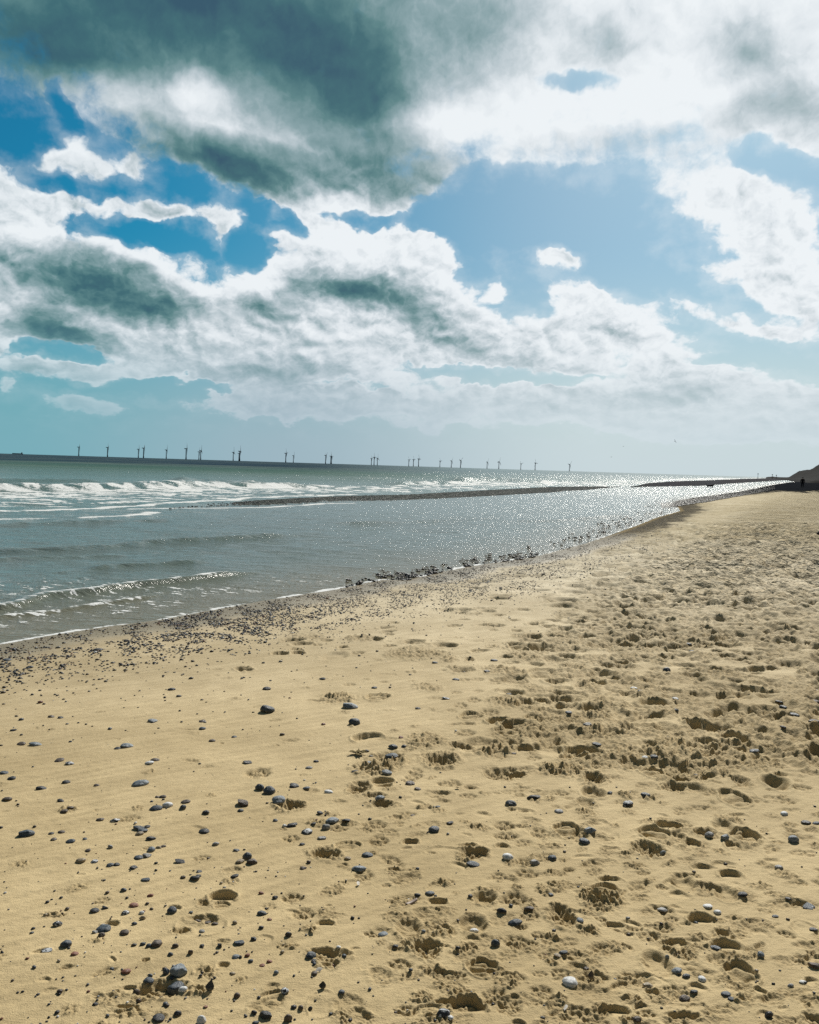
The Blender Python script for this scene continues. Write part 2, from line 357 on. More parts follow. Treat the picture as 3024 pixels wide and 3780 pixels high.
def stamp(kind, x, y, a, b, rot=0.0, dep=0.02, seed=0):
    """press one mark into the sand. a, b: half sizes across and away (m)"""
    R_ = max(a, b) * 1.75
    si, sj = window(x, y, R_)
    X_, Y_ = GX[si, sj] - x, GY[si, sj] - y
    if X_.size < 6: return
    c, s = math.cos(rot), math.sin(rot)
    U, V = (X_ * c + Y_ * s) / a, (-X_ * s + Y_ * c) / b
    m = min(a, b)
    wob = (0.42 if kind in 'dr' else .22) * perlin(X_ / (m * 1.1) + seed, Y_ / (m * 1.1), 31) + 0.07 * perlin(X_ / (m * .45) + seed, Y_ / (m * .4), 32)
    rho = np.sqrt(U * U + V * V) + wob
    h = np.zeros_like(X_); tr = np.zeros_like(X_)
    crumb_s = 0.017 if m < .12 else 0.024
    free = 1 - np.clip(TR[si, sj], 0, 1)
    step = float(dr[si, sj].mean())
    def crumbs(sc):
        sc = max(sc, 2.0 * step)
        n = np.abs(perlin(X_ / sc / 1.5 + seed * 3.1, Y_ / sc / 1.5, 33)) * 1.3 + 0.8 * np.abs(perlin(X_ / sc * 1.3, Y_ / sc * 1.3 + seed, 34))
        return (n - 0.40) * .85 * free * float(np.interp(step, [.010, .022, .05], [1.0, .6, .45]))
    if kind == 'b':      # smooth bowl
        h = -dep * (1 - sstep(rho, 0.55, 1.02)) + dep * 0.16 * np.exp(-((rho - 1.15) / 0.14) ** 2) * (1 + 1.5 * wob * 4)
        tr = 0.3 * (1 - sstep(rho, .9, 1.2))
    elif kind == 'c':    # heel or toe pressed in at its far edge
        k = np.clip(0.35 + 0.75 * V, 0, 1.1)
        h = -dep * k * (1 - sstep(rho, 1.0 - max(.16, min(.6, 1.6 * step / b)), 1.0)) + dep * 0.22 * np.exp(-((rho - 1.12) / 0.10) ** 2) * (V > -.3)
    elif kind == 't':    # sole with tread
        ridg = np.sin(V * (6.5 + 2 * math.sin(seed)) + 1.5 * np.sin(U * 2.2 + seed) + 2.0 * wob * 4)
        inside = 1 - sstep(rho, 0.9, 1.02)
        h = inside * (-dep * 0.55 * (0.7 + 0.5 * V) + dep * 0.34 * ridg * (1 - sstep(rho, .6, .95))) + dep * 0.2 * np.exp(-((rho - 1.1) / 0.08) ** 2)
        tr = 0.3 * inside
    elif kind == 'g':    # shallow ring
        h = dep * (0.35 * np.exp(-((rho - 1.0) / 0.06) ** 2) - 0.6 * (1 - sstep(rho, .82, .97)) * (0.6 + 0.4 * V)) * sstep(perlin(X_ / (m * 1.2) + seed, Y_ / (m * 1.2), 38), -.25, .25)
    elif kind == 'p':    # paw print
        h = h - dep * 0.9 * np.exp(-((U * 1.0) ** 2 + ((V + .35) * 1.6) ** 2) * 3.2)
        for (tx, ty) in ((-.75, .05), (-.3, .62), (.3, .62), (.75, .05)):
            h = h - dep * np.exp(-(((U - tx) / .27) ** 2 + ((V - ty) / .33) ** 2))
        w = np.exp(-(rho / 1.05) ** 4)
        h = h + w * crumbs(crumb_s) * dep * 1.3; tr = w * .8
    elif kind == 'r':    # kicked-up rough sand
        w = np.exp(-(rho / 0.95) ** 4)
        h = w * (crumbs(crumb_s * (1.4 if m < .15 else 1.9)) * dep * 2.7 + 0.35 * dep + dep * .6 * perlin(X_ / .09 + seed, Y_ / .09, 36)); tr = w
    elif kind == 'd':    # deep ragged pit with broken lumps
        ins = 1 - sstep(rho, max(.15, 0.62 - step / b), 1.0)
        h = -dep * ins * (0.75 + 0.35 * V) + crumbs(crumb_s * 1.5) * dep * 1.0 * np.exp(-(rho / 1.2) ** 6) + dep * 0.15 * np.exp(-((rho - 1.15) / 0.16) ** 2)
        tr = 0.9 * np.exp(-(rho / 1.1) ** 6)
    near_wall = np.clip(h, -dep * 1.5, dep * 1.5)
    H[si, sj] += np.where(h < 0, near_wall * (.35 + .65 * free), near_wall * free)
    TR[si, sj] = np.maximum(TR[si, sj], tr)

MARKS = """
B p 1185 440 80 50;B p 1270 405 80 40;B t 1250 502 150 56;B c 1230 555 100 30;B p 1215 610 120 46;B p 1495 560 70 34;B t 1480 600 160 56;B r 890 630 90 44;B r 960 655 100 44;B d 1060 775 230 90;B d 1190 690 170 46;B r 1210 680 90 50
B p 900 850 90 60;B p 875 885 90 50;B c 690 915 160 60;B d 570 925 130 34;B p 1435 755 80 52;B p 1650 767 90 30;B c 1490 832 130 26;B p 1590 830 70 24;B t 1390 865 120 46;B p 1110 925 150 36;B d 1600 420 110 56;B c 1690 405 90 46;B p 1300 650 60 30;B p 1385 672 90 30;B p 1160 355 70 18;B p 1293 347 60 18;B p 1480 387 80 30;B r 1110 140 130 56;B d 1240 145 70 40;B r 1140 195 100 28;B p 1250 213 60 22;B d 130 28 150 26;B r 880 220 130 18;B t 720 235 130 10;B p 1200 270 90 20;B p 1290 270 80 20;B p 1430 275 120 30;B r 1370 210 80 30;B p 1560 232 110 20;B d 1480 132 90 20;B p 1500 165 110 18;B p 1620 25 130 22;B r 1170 10 90 14;B r 1300 98 90 16;B r 1390 65 120 20;B p 480 303 80 20;B p 700 285 60 12;B p 235 395 70 12;B r 1700 640 60 60;B p 1660 325 60 20;B g 240 610 90 22;B g 1060 550 90 20;B r 1710 270 40 40;B t 440 85 120 10;B r 210 315 60 12
C r 270 320 180 100;C r 360 420 200 130;C r 470 440 170 120;C r 330 500 230 90;C r 430 540 200 60;C d 400 400 60 40;C d 250 455 60 26;C r 820 680 250 100;C r 720 720 280 110;C r 1000 740 320 130;C r 1150 790 320 130;C r 1280 800 220 110;C r 950 780 200 90;C r 1100 840 200 60;C d 1225 780 60 40
C c 670 47 92 26;C d 850 115 150 36;C c 938 152 62 24;C d 1230 143 130 24;C b 1240 213 90 26;C c 1330 235 80 22;C d 945 240 110 34;C b 1187 325 108 52;C c 945 357 90 20;C d 1160 440 170 46;C c 1405 462 92 28;C t 1405 500 120 48;C t 1255 568 110 50;C c 1250 512 90 24;C c 1035 525 96 22;C b 780 580 132 80;C b 960 556 100 38;C d 680 500 130 40;C c 1245 642 104 28;C b 1498 690 112 68;C c 1155 705 112 24;C d 850 890 150 46;C c 1040 880 112 28;C c 1485 880 104 28;C b 1455 918 160 60;C p 110 762 100 46;C p 252 774 90 34;C p 540 822 100 46;C p 232 642 120 52;C b 412 772 110 30;C p 1625 622 90 32;C d 300 890 160 76;C r 1690 760 90 110;C c 140 545 92 26;C d 380 180 112 36;C d 310 207 92 20;C c 370 225 80 16;C r 430 60 220 90;C r 520 120 160 60;C r 330 130 120 40;C r 170 190 220 80;C t 1150 378 130 36;C t 1320 265 90 26;C p 60 245 100 40;C d 60 430 120 44;C g 860 430 110 50;C d 1200 280 110 20;C r 730 170 160 30;C d 960 270 100 20;C t 650 335 170 26;C r 1500 90 120 80;C d 1560 170 180 40;C d 1440 200 110 24;C c 1220 35 70 30;C t 1590 205 120 20;C d 1690 390 80 40;C r 1690 180 80 30;C c 1620 45 120 20;C d 1010 165 60 16;C d 1300 700 80 22;C t 1420 650 80 20;C c 1415 295 90 16;C d 1580 100 110 16;C p 1290 225 80 24
E d 545 105 150 76;E c 690 80 130 60;E d 640 145 160 36;E d 110 215 180 72;E g 850 145 90 60;E c 1245 98 100 30;E c 1060 130 160 34;E p 1120 75 150 30;E p 1230 148 112 34;E p 640 335 160 60;E p 415 362 112 52;E p 665 440 120 84;E c 865 450 112 54;E d 1270 515 185 84;E c 1240 465 110 26;E d 330 520 200 90;E t 470 470 170 60;E p 570 655 122 80;E c 760 620 90 34;E p 110 430 105 52;E p 1460 335 130 60;E p 1470 405 150 60;E p 1690 385 122 84;E p 1590 570 120 60;E p 1610 640 150 60;E p 1430 660 100 50;E p 1530 800 150 90;E b 1345 780 150 80;E c 1030 820 130 50;E r 960 215 130 40;E p 125 800 130 56;E d 700 200 180 50;E r 350 270 150 26;E r 1660 175 120 30;E r 1700 740 90 80;E b 1580 240 80 20;E r 450 590 90 40;E r 1320 740 120 34;E c 1450 470 90 44;E g 1070 500 230 70;E p 1400 20 110 24;E p 900 20 90 34;E p 860 50 80 26
F r 310 20 150 56;F b 300 125 160 74;F b 250 185 110 66;F c 860 40 160 56;F d 810 95 150 60;F b 920 100 170 52;F c 1035 27 112 30;F b 1455 75 146 84;F c 1490 20 94 22;F t 1190 160 170 100;F d 1230 60 110 70;F g 1250 130 120 120;F r 250 245 150 50;F t 130 360 170 108;F d 210 380 110 80;F g 360 370 190 210;F c 780 330 170 60;F t 690 380 190 90;F d 830 390 90 50;F d 650 480 180 100;F d 575 470 90 60;F c 935 450 104 74;F d 1000 370 150 52;F b 1125 335 134 90;F c 1210 265 116 28;F t 1250 390 170 90;F c 1300 400 110 90;F c 1180 458 92 60;F p 1430 475 92 34;F c 995 592 142 42;F b 875 690 160 110;F d 870 635 150 26;F c 1170 640 144 60;F b 1140 755 150 106;F d 1020 710 140 50;F c 405 668 154 46;F t 380 730 170 80;F r 340 790 260 120;F d 280 740 110 56;F r 60 710 120 60;F p 1620 105 105 32;F r 510 140 110 44;F r 650 160 120 34;F p 960 220 110 30;F p 100 130 90 36;F c 210 660 20 10;F p 1530 190 90 32;F p 1410 160 60 22;F r 770 450 90 40;F g 590 430 120 80
G d 1290 100 90 56;G c 1400 70 180 96;G t 1400 115 110 50;G g 1280 235 330 170;G d 1280 205 200 56;G d 1150 280 120 44;G d 1020 650 330 110;G d 900 700 130 60;G d 1110 650 110 80;G d 800 755 170 26;G r 820 790 260 80;G g 320 680 180 80;G r 1520 590 80 50;G r 350 180 180 40;G b 920 470 60 30;G b 1410 500 90 50;G b 700 240 110 40
H p 190 170 140 90;H c 325 232 130 56;H d 350 430 260 90;H d 360 490 140 60;H d 970 385 200 130;H r 920 360 220 120;H b 855 255 180 140;H g 1000 170 200 120;H b 1265 225 190 140;H p 800 490 160 76;H p 1535 345 160 104;H p 1620 170 120 90;H p 1530 70 140 84;H p 1670 297 72 42;H t 1320 500 210 130;H c 1235 750 220 150;H d 1100 720 160 40;H p 1495 750 146 110;H p 840 775 150 84;H r 980 760 120 40;H g 305 740 200 190;H r 1220 380 190 80;H r 1110 630 160 50;H c 1040 90 130 50;H r 90 380 150 60;H g 600 510 120 50;H b 1330 60 160 90;H p 120 70 130 70
I r 350 60 290 140;I d 100 170 170 160;I c 430 225 150 50;I c 990 190 170 90;I p 750 245 112 46;I p 650 295 130 60;I c 820 330 170 60;I b 705 470 180 180;I c 1140 360 190 90;I t 1235 530 180 150;I g 1235 530 190 160;I r 1310 420 120 60;I p 300 560 190 90;I p 555 560 210 90;I p 790 650 150 84;I c 430 780 210 90;I p 210 770 124 66;I d 870 800 220 60;I g 1660 260 170 120;I d 1115 270 92 50;I d 1690 820 110 90;I r 870 400 180 90;I r 950 360 160 60;I d 1140 480 110 40;I r 1190 165 70 26;I r 720 700 160 60;I r 1290 640 80 30;I d 1600 80 120 40;I r 1160 730 30 60;I g 880 420 130 80;I c 770 375 90 36
"""
DEP = {'b': .022, 'c': .036, 't': .026, 'g': .009, 'p': .020, 'r': .021, 'd': .034}
k = 0
for line in MARKS.strip().splitlines():
    T0 = None
    for ent in line.replace(';', '\n').splitlines():
        q = ent.split()
        t, kind = q[0], q[1]; x, y, w, h = map(float, q[2:6])
        px, py = tile(t, x, y)
        wx_, wy_, wz_ = sea_or_beach(px, py)
        dist = math.hypot(wx_, wy_); Hc = CAMH - wz_
        a = w * S / 2 * dist / F
        b = h * S / 2 * dist * dist / (F * Hc)
        b = min(b, a * 2.2)
        sc = min(1.6, max(0.55, min(a, b) / 0.06)); k += 1
        stamp(kind, wx_, wy_, a, b, 0.0, DEP[kind] * sc, k * 7.3)

# trampled belt along the upper beach, and scattered tracks
edge_px = [(1760, 2990), (1850, 2820), (1900, 2650), (2000, 2480), (2100, 2350), (2200, 2250), (2300, 2130), (2420, 2040), (2600, 1980), (2900, 1900)]
def trampled(px, py):
    ex = np.interp(py, [p[0] for p in edge_px], [p[1] for p in edge_px])
    return sstep(px, ex - 260, ex + 240)
prng = random.Random(5)
def gzb(px, py):
    x, y, z = sea_or_beach(px, py); return x, y, z
n = 0; tries = 0
while n < 5200 and tries < 120000:
    tries += 1
    py = 1800 + 980 * prng.random() ** 1.0; px = prng.uniform(900, 3200)
    if py > 2340 and 1008 < px < 3024 and prng.random() < 0.80: continue
    t = float(trampled(px, py)) * (1.0 if py < 2340 else .5)
    wlp = np.interp(px, [p[0] for p in WLP[:21]], [p[1] for p in WLP[:21]])
    if py < wlp + 60: continue
    # uniform over the ground: thin out towards the camera
    x, y = on_plane(px, py, -0.1); x = float(x); y = float(y); r = math.hypot(x, y)
    if r > 70: continue
    wgt = min(1.0, (r / 11.0) ** 1.1)
    if prng.random() > (0.03 + 0.97 * t) * wgt: continue
    d = float(seg_dist(np.array([x]), np.array([y]), wl)[0])
    if d < 1.6: continue
    kind = prng.choices('dcptrb', (4, 7, 5, 3, 4, 1))[0]
    a = prng.uniform(.05, .10) if kind == 'p' else prng.uniform(.06, .15)
    if kind == 'r': a *= 1.7
    bb = a * prng.uniform(.8, 1.5)
    stamp(kind, x, y, a, bb, prng.uniform(-.8, .8), DEP[kind] * prng.uniform(1.0, 1.9), prng.random() * 90); n += 1
# prints further along the trampled belt
n = 0
while n < 3200:
    py = prng.uniform(1832, 2240); px = prng.uniform(1750, 3200)
    if prng.random() > float(trampled(px, py)) * 1.0 + .05: continue
    if py < np.interp(px, [p_[0] for p_ in WLP[:21]], [p_[1] for p_ in WLP[:21]]) + 45: continue
    x, y, z = sea_or_beach(px, py); r = math.hypot(x, y)
    st = r * r / PXR * .42
    a = prng.uniform(.10, .26) * (1 + r / 90); b = max(a * prng.uniform(.5, 1.0), 1.7 * st)
    stamp(prng.choice('ccdb'), x, y, a, b, prng.uniform(-.3, .3), prng.uniform(.045, .085) * min(1.0, .45 + r / 40) * (1 + r / 120), prng.random() * 90); n += 1
# small crumbly scuffs everywhere, more of them towards the trampled side
for q in range(1500):
    py = 2330 + 1500 * prng.random(); px = prng.uniform(-100, 3150)
    if prng.random() > .12 + .88 * float(sstep(px, 800, 2100)): continue
    x, y, z = sea_or_beach(px, py)
    if float(seg_dist(np.array([x]), np.array([y]), wl)[0]) < 1.2: continue
    a = prng.uniform(.015, .05)
    stamp(prng.choice('rrpdc'), x, y, a * prng.uniform(1, 1.8), a, prng.uniform(-.8, .8), prng.uniform(.006, .014), prng.random() * 90)
# beyond the reach of single marks the belt is broken ground
PXG, PYG = project(GX, GY, H0)
TRF = trampled(PXG, PYG) * sstep(RR, 9, 22) * sstep(DW, 1.5, 4)
bn = np.abs(perlin(GX / .36, GY / .40, 51)) * vis(.4) + .5 * np.abs(perlin(GX / .8, GY / 1.1, 52)) + .4 * perlin(GX / 2.3, GY / 3.2, 53)
H += TRF * 0.115 * (np.clip(bn, -.2, .6) - .25)
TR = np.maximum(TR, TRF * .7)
# generic pebbly/bumpy attributes
wlpx = np.array([p[0] for p in WLP[:21]]); wlpy = np.array([p[1] for p in WLP[:21]])
SH = np.zeros_like(H)
nb = fbm(GX / 1.7, GY / 1.7, 61, 3)
dd = DW
# shingle belt next to the water, strongest in the middle distance, and black shingle far off
band = .45 * sstep(dd, .15, .7) * (1 - sstep(dd, 1.6 + nb, 3.6 + nb)) * sstep(RR, 8, 14) * sstep(GX + .0 * GY, -4, 0)
SH = np.maximum(SH, band * .75)
band2 = (1 - sstep(dd + .7 * nb, .8, 2.6 + 5 * sstep(RR, 70, 110))) * sstep(RR, 15, 38) * sstep(dd, -.1, .3)
SH = np.maximum(SH, band2 * (.62 + .33 * sstep(RR, 60, 110)))
SH = np.maximum(SH, sstep(RR + 25 * nb, 95, 150) * .97)
WET = (1 - sstep(dd + .25 * nb, .3, 1.5)) * .9 + .30 * (1 - sstep(dd + .8 * nb, 1.0, 5.0))
H += SH * 0.03 * np.abs(perlin(GX / .12, GY / .2, 64)) * vis(.3)

def grid_mesh(name, X_, Y_, Z_, attrs, mask=None):
    nr, nc = X_.shape
    me = bpy.data.meshes.new(name)
    co = np.stack([X_, Y_, Z_], -1).reshape(-1, 3).astype(np.float32)
    idx = np.arange(nr * nc).reshape(nr, nc)
    q = np.stack([idx[:-1, :-1], idx[:-1, 1:], idx[1:, 1:], idx[1:, :-1]], -1).reshape(-1, 4)[:, ::-1]
    if mask is not None:
        keep = (mask[:-1, :-1] | mask[:-1, 1:] | mask[1:, 1:] | mask[1:, :-1]).reshape(-1)
        q = q[keep]
        used = np.zeros(nr * nc, bool); used[q.reshape(-1)] = True
        rem = np.cumsum(used) - 1; q = rem[q]; co = co[used]
        attrs = {k_: v.reshape(-1)[used] for k_, v in attrs.items()}
    me.vertices.add(len(co)); me.vertices.foreach_set('co', co.reshape(-1))
    me.loops.add(len(q) * 4); me.loops.foreach_set('vertex_index', q.reshape(-1).astype(np.int32))
    me.polygons.add(len(q)); me.polygons.foreach_set('loop_start', np.arange(0, len(q) * 4, 4, dtype=np.int32))
    me.update(calc_edges=True)
    me.shade_smooth()
    for k_, v in attrs.items():
        at = me.attributes.new(k_, 'FLOAT', 'POINT'); at.data.foreach_set('value', v.reshape(-1).astype(np.float32))
    return me

def link(name, me, mat=None, parent=None, **props):
    o = bpy.data.objects.new(name, me); COL.objects.link(o)
    if mat is not None and me is not None and len(me.materials) == 0: me.materials.append(mat)
    if parent is not None: o.parent = parent
    for k_, v in props.items(): o[k_] = v
    return o

def material(name):
    m = bpy.data.materials.new(name); m.use_nodes = True
    t = NT(m.node_tree); t.n.clear()
    b = t.new('ShaderNodeBsdfPrincipled'); o = t.new('ShaderNodeOutputMaterial'); t.l.new(b.outputs[0], o.inputs[0])
    return m, t, b

# ------------------------------------------------------------------ sand material
msand, t, b = material('sand')
geo = t.new('ShaderNodeNewGeometry'); P = geo.outputs['Position']
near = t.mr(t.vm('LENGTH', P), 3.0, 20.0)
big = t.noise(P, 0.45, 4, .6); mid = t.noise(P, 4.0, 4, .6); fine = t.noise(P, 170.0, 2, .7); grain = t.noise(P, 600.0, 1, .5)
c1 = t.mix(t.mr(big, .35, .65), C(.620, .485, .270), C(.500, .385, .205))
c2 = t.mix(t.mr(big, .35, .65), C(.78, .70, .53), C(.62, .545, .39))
c = t.mix(near, c1, c2)  # paler, greyer with distance: backlit sheen and haze put into the sand colour
c = t.mix(t.mr(mid, .3, .7, 0, .35), c, C(.32, .24, .12))
speck = t.mr(grain, .60, .74)
c = t.mix(t.m('MULTIPLY', speck, .75), c, C(.14, .10, .055))
c = t.mix(t.mr(fine, .62, .78, 0, .35), c, C(.62, .56, .42))
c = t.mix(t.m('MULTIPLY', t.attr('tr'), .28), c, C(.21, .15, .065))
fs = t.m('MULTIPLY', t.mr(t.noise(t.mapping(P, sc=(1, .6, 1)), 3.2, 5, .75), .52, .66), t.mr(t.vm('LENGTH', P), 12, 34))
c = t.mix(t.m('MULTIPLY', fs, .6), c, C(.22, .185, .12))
c = t.mix(t.m('MULTIPLY', t.attr('wet'), .74), c, C(.180, .138, .075))
sp = t.mapping(P, sc=(1, .55, 1))
v = t.new('ShaderNodeTexVoronoi'); t.l.new(sp, v.inputs['Vector']); v.inputs['Scale'].default_value = 17
vr = t.new('ShaderNodeValToRGB'); t.l.new(t.noise(P, 28.0, 2, .6), vr.inputs[0])
vr.color_ramp.elements[0].position = .38; vr.color_ramp.elements[0].color = C(.020, .018, .014)
vr.color_ramp.elements[1].position = .62; vr.color_ramp.elements[1].color = C(.22, .20, .16)
shf = t.mr(t.m('ADD', t.attr('sh'), t.m('MULTIPLY', t.m('SUBTRACT', t.noise(P, 5.0, 5, .75), .5), 1.3)), .32, .62)
farsh = t.mr(t.vm('LENGTH', P), 70, 150)
shc = t.mix(farsh, vr.outputs[0], C(.018, .020, .024))
c = t.mix(shf, c, shc)
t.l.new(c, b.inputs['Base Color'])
t.put(b.inputs['Roughness'], t.mr(t.attr('wet'), .3, .95, .85, .33))
t.put(b.inputs['Specular IOR Level'], t.mr(t.vm('LENGTH', P), 12, 32, .22, 0.0))
hf = t.m('ADD', t.m('MULTIPLY', fine, .7), t.m('MULTIPLY', grain, .35))
nb1 = t.bump(hf, .0040, 1.0)
hm = t.noise(t.mapping(P, sc=(1, 1.0, 1)), 34.0, 4, .65)
hm2 = t.noise(t.mapping(P, rot=(0, 0, R(-33)), sc=(9, 34, 1)), 1.0, 4, .65)
nb2 = t.bump(t.m('ADD', hm, hm2), .010, t.m('MULTIPLY_ADD', t.attr('tr'), .6, .38), nb1)
fm = t.noise(t.mapping(P, sc=(.7, .55, 1)), 4.0, 5, .62)
fm = t.m('ADD', fm, t.m('MULTIPLY', t.noise(t.mapping(P, sc=(.7, .4, 1)), 1.6, 4, .6), 1.6))
nb3 = t.bump(fm, .55, t.m('MULTIPLY', t.attr('trf'), 1.0), nb2)
nb4 = t.bump(v.outputs[0], .05, t.m('MULTIPLY', shf, .8), nb3)
t.l.new(nb4, b.inputs['Normal'])

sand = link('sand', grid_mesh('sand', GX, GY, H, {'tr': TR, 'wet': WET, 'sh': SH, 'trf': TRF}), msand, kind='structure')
# the beach behind the viewpoint
a2 = np.radians(np.linspace(90.5, 269.5, 60)); r2 = np.concatenate([[0.15], np.geomspace(1, 4500, 40)])
R2, A2 = np.meshgrid(r2, a2, indexing='ij'); X2 = R2 * np.sin(A2); Y2 = R2 * np.cos(A2)
D2 = seg_dist(X2, Y2, wl)
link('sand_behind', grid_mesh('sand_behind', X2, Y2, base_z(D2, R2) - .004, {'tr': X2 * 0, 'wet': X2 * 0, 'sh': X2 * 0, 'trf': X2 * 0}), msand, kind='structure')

# ------------------------------------------------------------------ sea
WH = CAMH - SEA
PW = 820.6 * WH
wy1 = np.arange(1.1, 400, 0.40)[::-1]
WR = np.concatenate([PW / wy1, np.geomspace(PW / 1.1, 45000, 14)[1:]])
WA = np.radians(np.concatenate([np.linspace(-75, -31, 60)[:-1], np.linspace(-31, 29.5, 1150), np.linspace(29.5, 75, 30)[1:]]))
WRR, WAA = np.meshgrid(WR, WA, indexing='ij')
WX = WRR * np.sin(WAA); WY = WRR * np.cos(WAA)
WD = -seg_dist(WX, WY, wl)                   # distance out from the beach
PX, PY = project(WX, WY, SEA + 0 * WX)
wdr = np.gradient(WR)[:, None] * np.ones((1, len(WA)))
def wvis(wave): return sstep(wave / np.maximum(wdr, WRR * 0.0010), 1.3, 3.0)
# line between the sheltered lagoon and the open sea (photo pixels projected on the water)
bx = [-400, 0, 435, 783, 957, 1304, 1500, 1765, 2030, 2251, 2424, 2633, 2841, 3100]
by = [1905, 1900, 1880, 1862, 1853, 1840, 1836, 1820, 1808, 1800, 1790, 1780, 1769, 1768]
OUT = sstep(np.interp(PX, bx, by) - PY, -14, 10)           # 1 = open sea
Q = WX * 0.25 + WY * 0.97; T_ = WX * 0.97 - WY * 0.25       # across and along the wave crests
Z = np.zeros_like(WX)
# lagoon ripples
sh = sstep(WD, 0.3, 4.0)
for i_, (la, lb, am) in enumerate(((.5, .16, .012), (.20, .065, .005), (1.1, .38, .024), (2.2, .8, .048), (4.2, 1.8, .045))):
    Z += am * (1 - .5 * np.abs(perlin(T_ / la / 1.1 + 3 * i_, Q / lb / 1.1, 71 + i_)) * 2) * wvis(lb * .8) * (0.12 + .88 * sh) * (1 - OUT * .3)
# open sea chop and swell
Z += OUT * (0.10 * perlin(T_ / 9, Q / 2.6, 81) * wvis(2) + 0.05 * perlin(T_ / 3, Q / .9, 82) * wvis(.7) + .20 * perlin(T_ / 60, Q / 11, 83) * wvis(8))
Z += OUT * sstep(WRR, 60, 400) * .5 * perlin(T_ / 160, Q / 45, 84) * wvis(30)
FO = np.zeros_like(WX)
def ridge(pts, hgt, wid, foam, fw=None, seed=0, back=1.6, foam_off=0.0):
    """a low wave along a line given in photo pixels"""
    global Z, FO
    xs, ys = on_plane([p[0] for p in pts], [p[1] for p in pts])
    pl = np.stack([xs, ys], -1)
    box = (WX > xs.min() - 4 * wid) & (WX < xs.max() + 4 * wid) & (WY > ys.min() - 4 * wid) & (WY < ys.max() + 4 * wid)
    if not box.any(): return
    xb, yb = WX[box], WY[box]
    d = seg_dist(xb, yb, pl)               # + = nearer the beach
    d = d + wid * .5 * perlin(xb / (wid * 5), yb / (wid * 5), 90 + seed)
    # fade at both ends
    f0 = np.hypot(xb - xs[0], yb - ys[0]); f1 = np.hypot(xb - xs[-1], yb - ys[-1])
    Lt = np.hypot(xs[-1] - xs[0], ys[-1] - ys[0])
    fade = sstep(f1, 0, Lt * .25) * (1 if pts[0][0] <= 0 else sstep(f0, 0, Lt * .2))
    amp = hgt * fade * (1 + .5 * perlin(xb / (wid * 8) + 5, yb / (wid * 8), 95 + seed))
    Z[box] += amp * np.where(d > 0, np.exp(-(d / (wid * .55)) ** 2), np.exp(-(d / (wid * back)) ** 2))
    if foam > 0:
        fw = fw or wid
        n_ = perlin(xb / (wid * 2.2), yb / (wid * .7), 97 + seed)
        FO[box] = np.maximum(FO[box], fade * foam * np.exp(-((d - foam_off) / fw) ** 2) * (0.65 + 1.1 * n_))
ridge([(0,2262),(90,2245),(180,2222),(350,2203),(520,2178),(700,2158),(860,2135),(1000,2120)], 075e-3, .16, .92, .15, 1, foam_off=-.10)
ridge([(0,2290),(200,2268),(420,2235),(640,2200)], .030, .12, .8, .10, 2)
ridge([(0,2052),(200,2048),(400,2035),(620,2015),(900,1998),(1200,1985)], .085, .42, 0, seed=3)
ridge([(0,2085),(300,2070),(500,2062)], .04, .3, 0, seed=4)
ridge([(280,2130),(450,2112),(640,2100),(800,2092)], .055, .22, .15, seed=5)
ridge([(0,1950),(300,1935),(700,1925)], .05, .5, 0, seed=6)
ridge([(1150,1940),(1500,1935),(1900,1915)], .05, .5, 0, seed=7)
ridge([(1800,1933),(2050,1927),(2330,1900)], .05, .25, .3, seed=8)
# breakers outside
ridge([(0,1812),(400,1808),(620,1802),(760,1797),(960,1798),(1250,1797)], .42, 1.6, .9, 2.6, 11, back=2.2, foam_off=1.4)
ridge([(640,1796),(720,1792),(800,1791),(900,1794),(1010,1797)], .40, 1.1, .5, 1.2, 12, foam_off=1.3)
ridge([(1440,1792),(1500,1788),(1600,1787),(1750,1784)], .40, 1.3, .9, 2.2, 13, foam_off=1.6)
ridge([(1690,1781),(1770,1774),(1850,1774),(1940,1781)], .62, 1.6, .85, 2.2, 14, foam_off=2.0)
ridge([(1990,1783),(2050,1780),(2120,1782),(2180,1784)], .40, 1.8, .9, 2.5, 15, foam_off=2)
ridge([(2230,1778),(2290,1775),(2340,1775),(2400,1778)], .45, 2.4, .8, 3.0, 16, foam_off=3)
ridge([(2430,1773),(2500,1770),(2560,1768)], .6, 4, .8, 5.0, 17, foam_off=5)
ridge([(2560,1769),(2640,1768),(2680,1766)], .7, 5, .8, 6.0, 18, foam_off=6)
ridge([(0,1782),(200,1780),(420,1783)], .30, 2.0, 0, seed=19)
ridge([(900,1770),(1200,1768),(1500,1764)], .22, 2.5, .25, 2, 20)
# white water between the breakers and the bar
fx = [-300, 0, 500, 1000, 1304, 1765, 2030, 2295, 2560, 2800, 3100]
ft = [1806, 1803, 1797, 1789, 1797, 1778, 1781, 1776, 1767, 1763, 1768]
fb = [1900, 1890, 1872, 1845, 1828, 1814, 1801, 1795, 1779, 1768, 1769]
tt = (PY - np.interp(PX, fx, ft)) / np.maximum(np.interp(PX, fx, fb) - np.interp(PX, fx, ft), 1)
wash = sstep(tt, -.08, .12) * (1 - sstep(tt, .80, 1.05))
fn = fbm(T_ / 2.2, Q / .9, 101, 4, .6)
WASH = wash * np.clip(.30 + 1.25 * fn + .30 * np.exp(-((tt - .3) / .25) ** 2), 0, 1)
FO = np.maximum(FO, WASH)
Z += wash * .05 * fbm(T_ / .9, Q / .5, 104, 2) * wvis(.5)
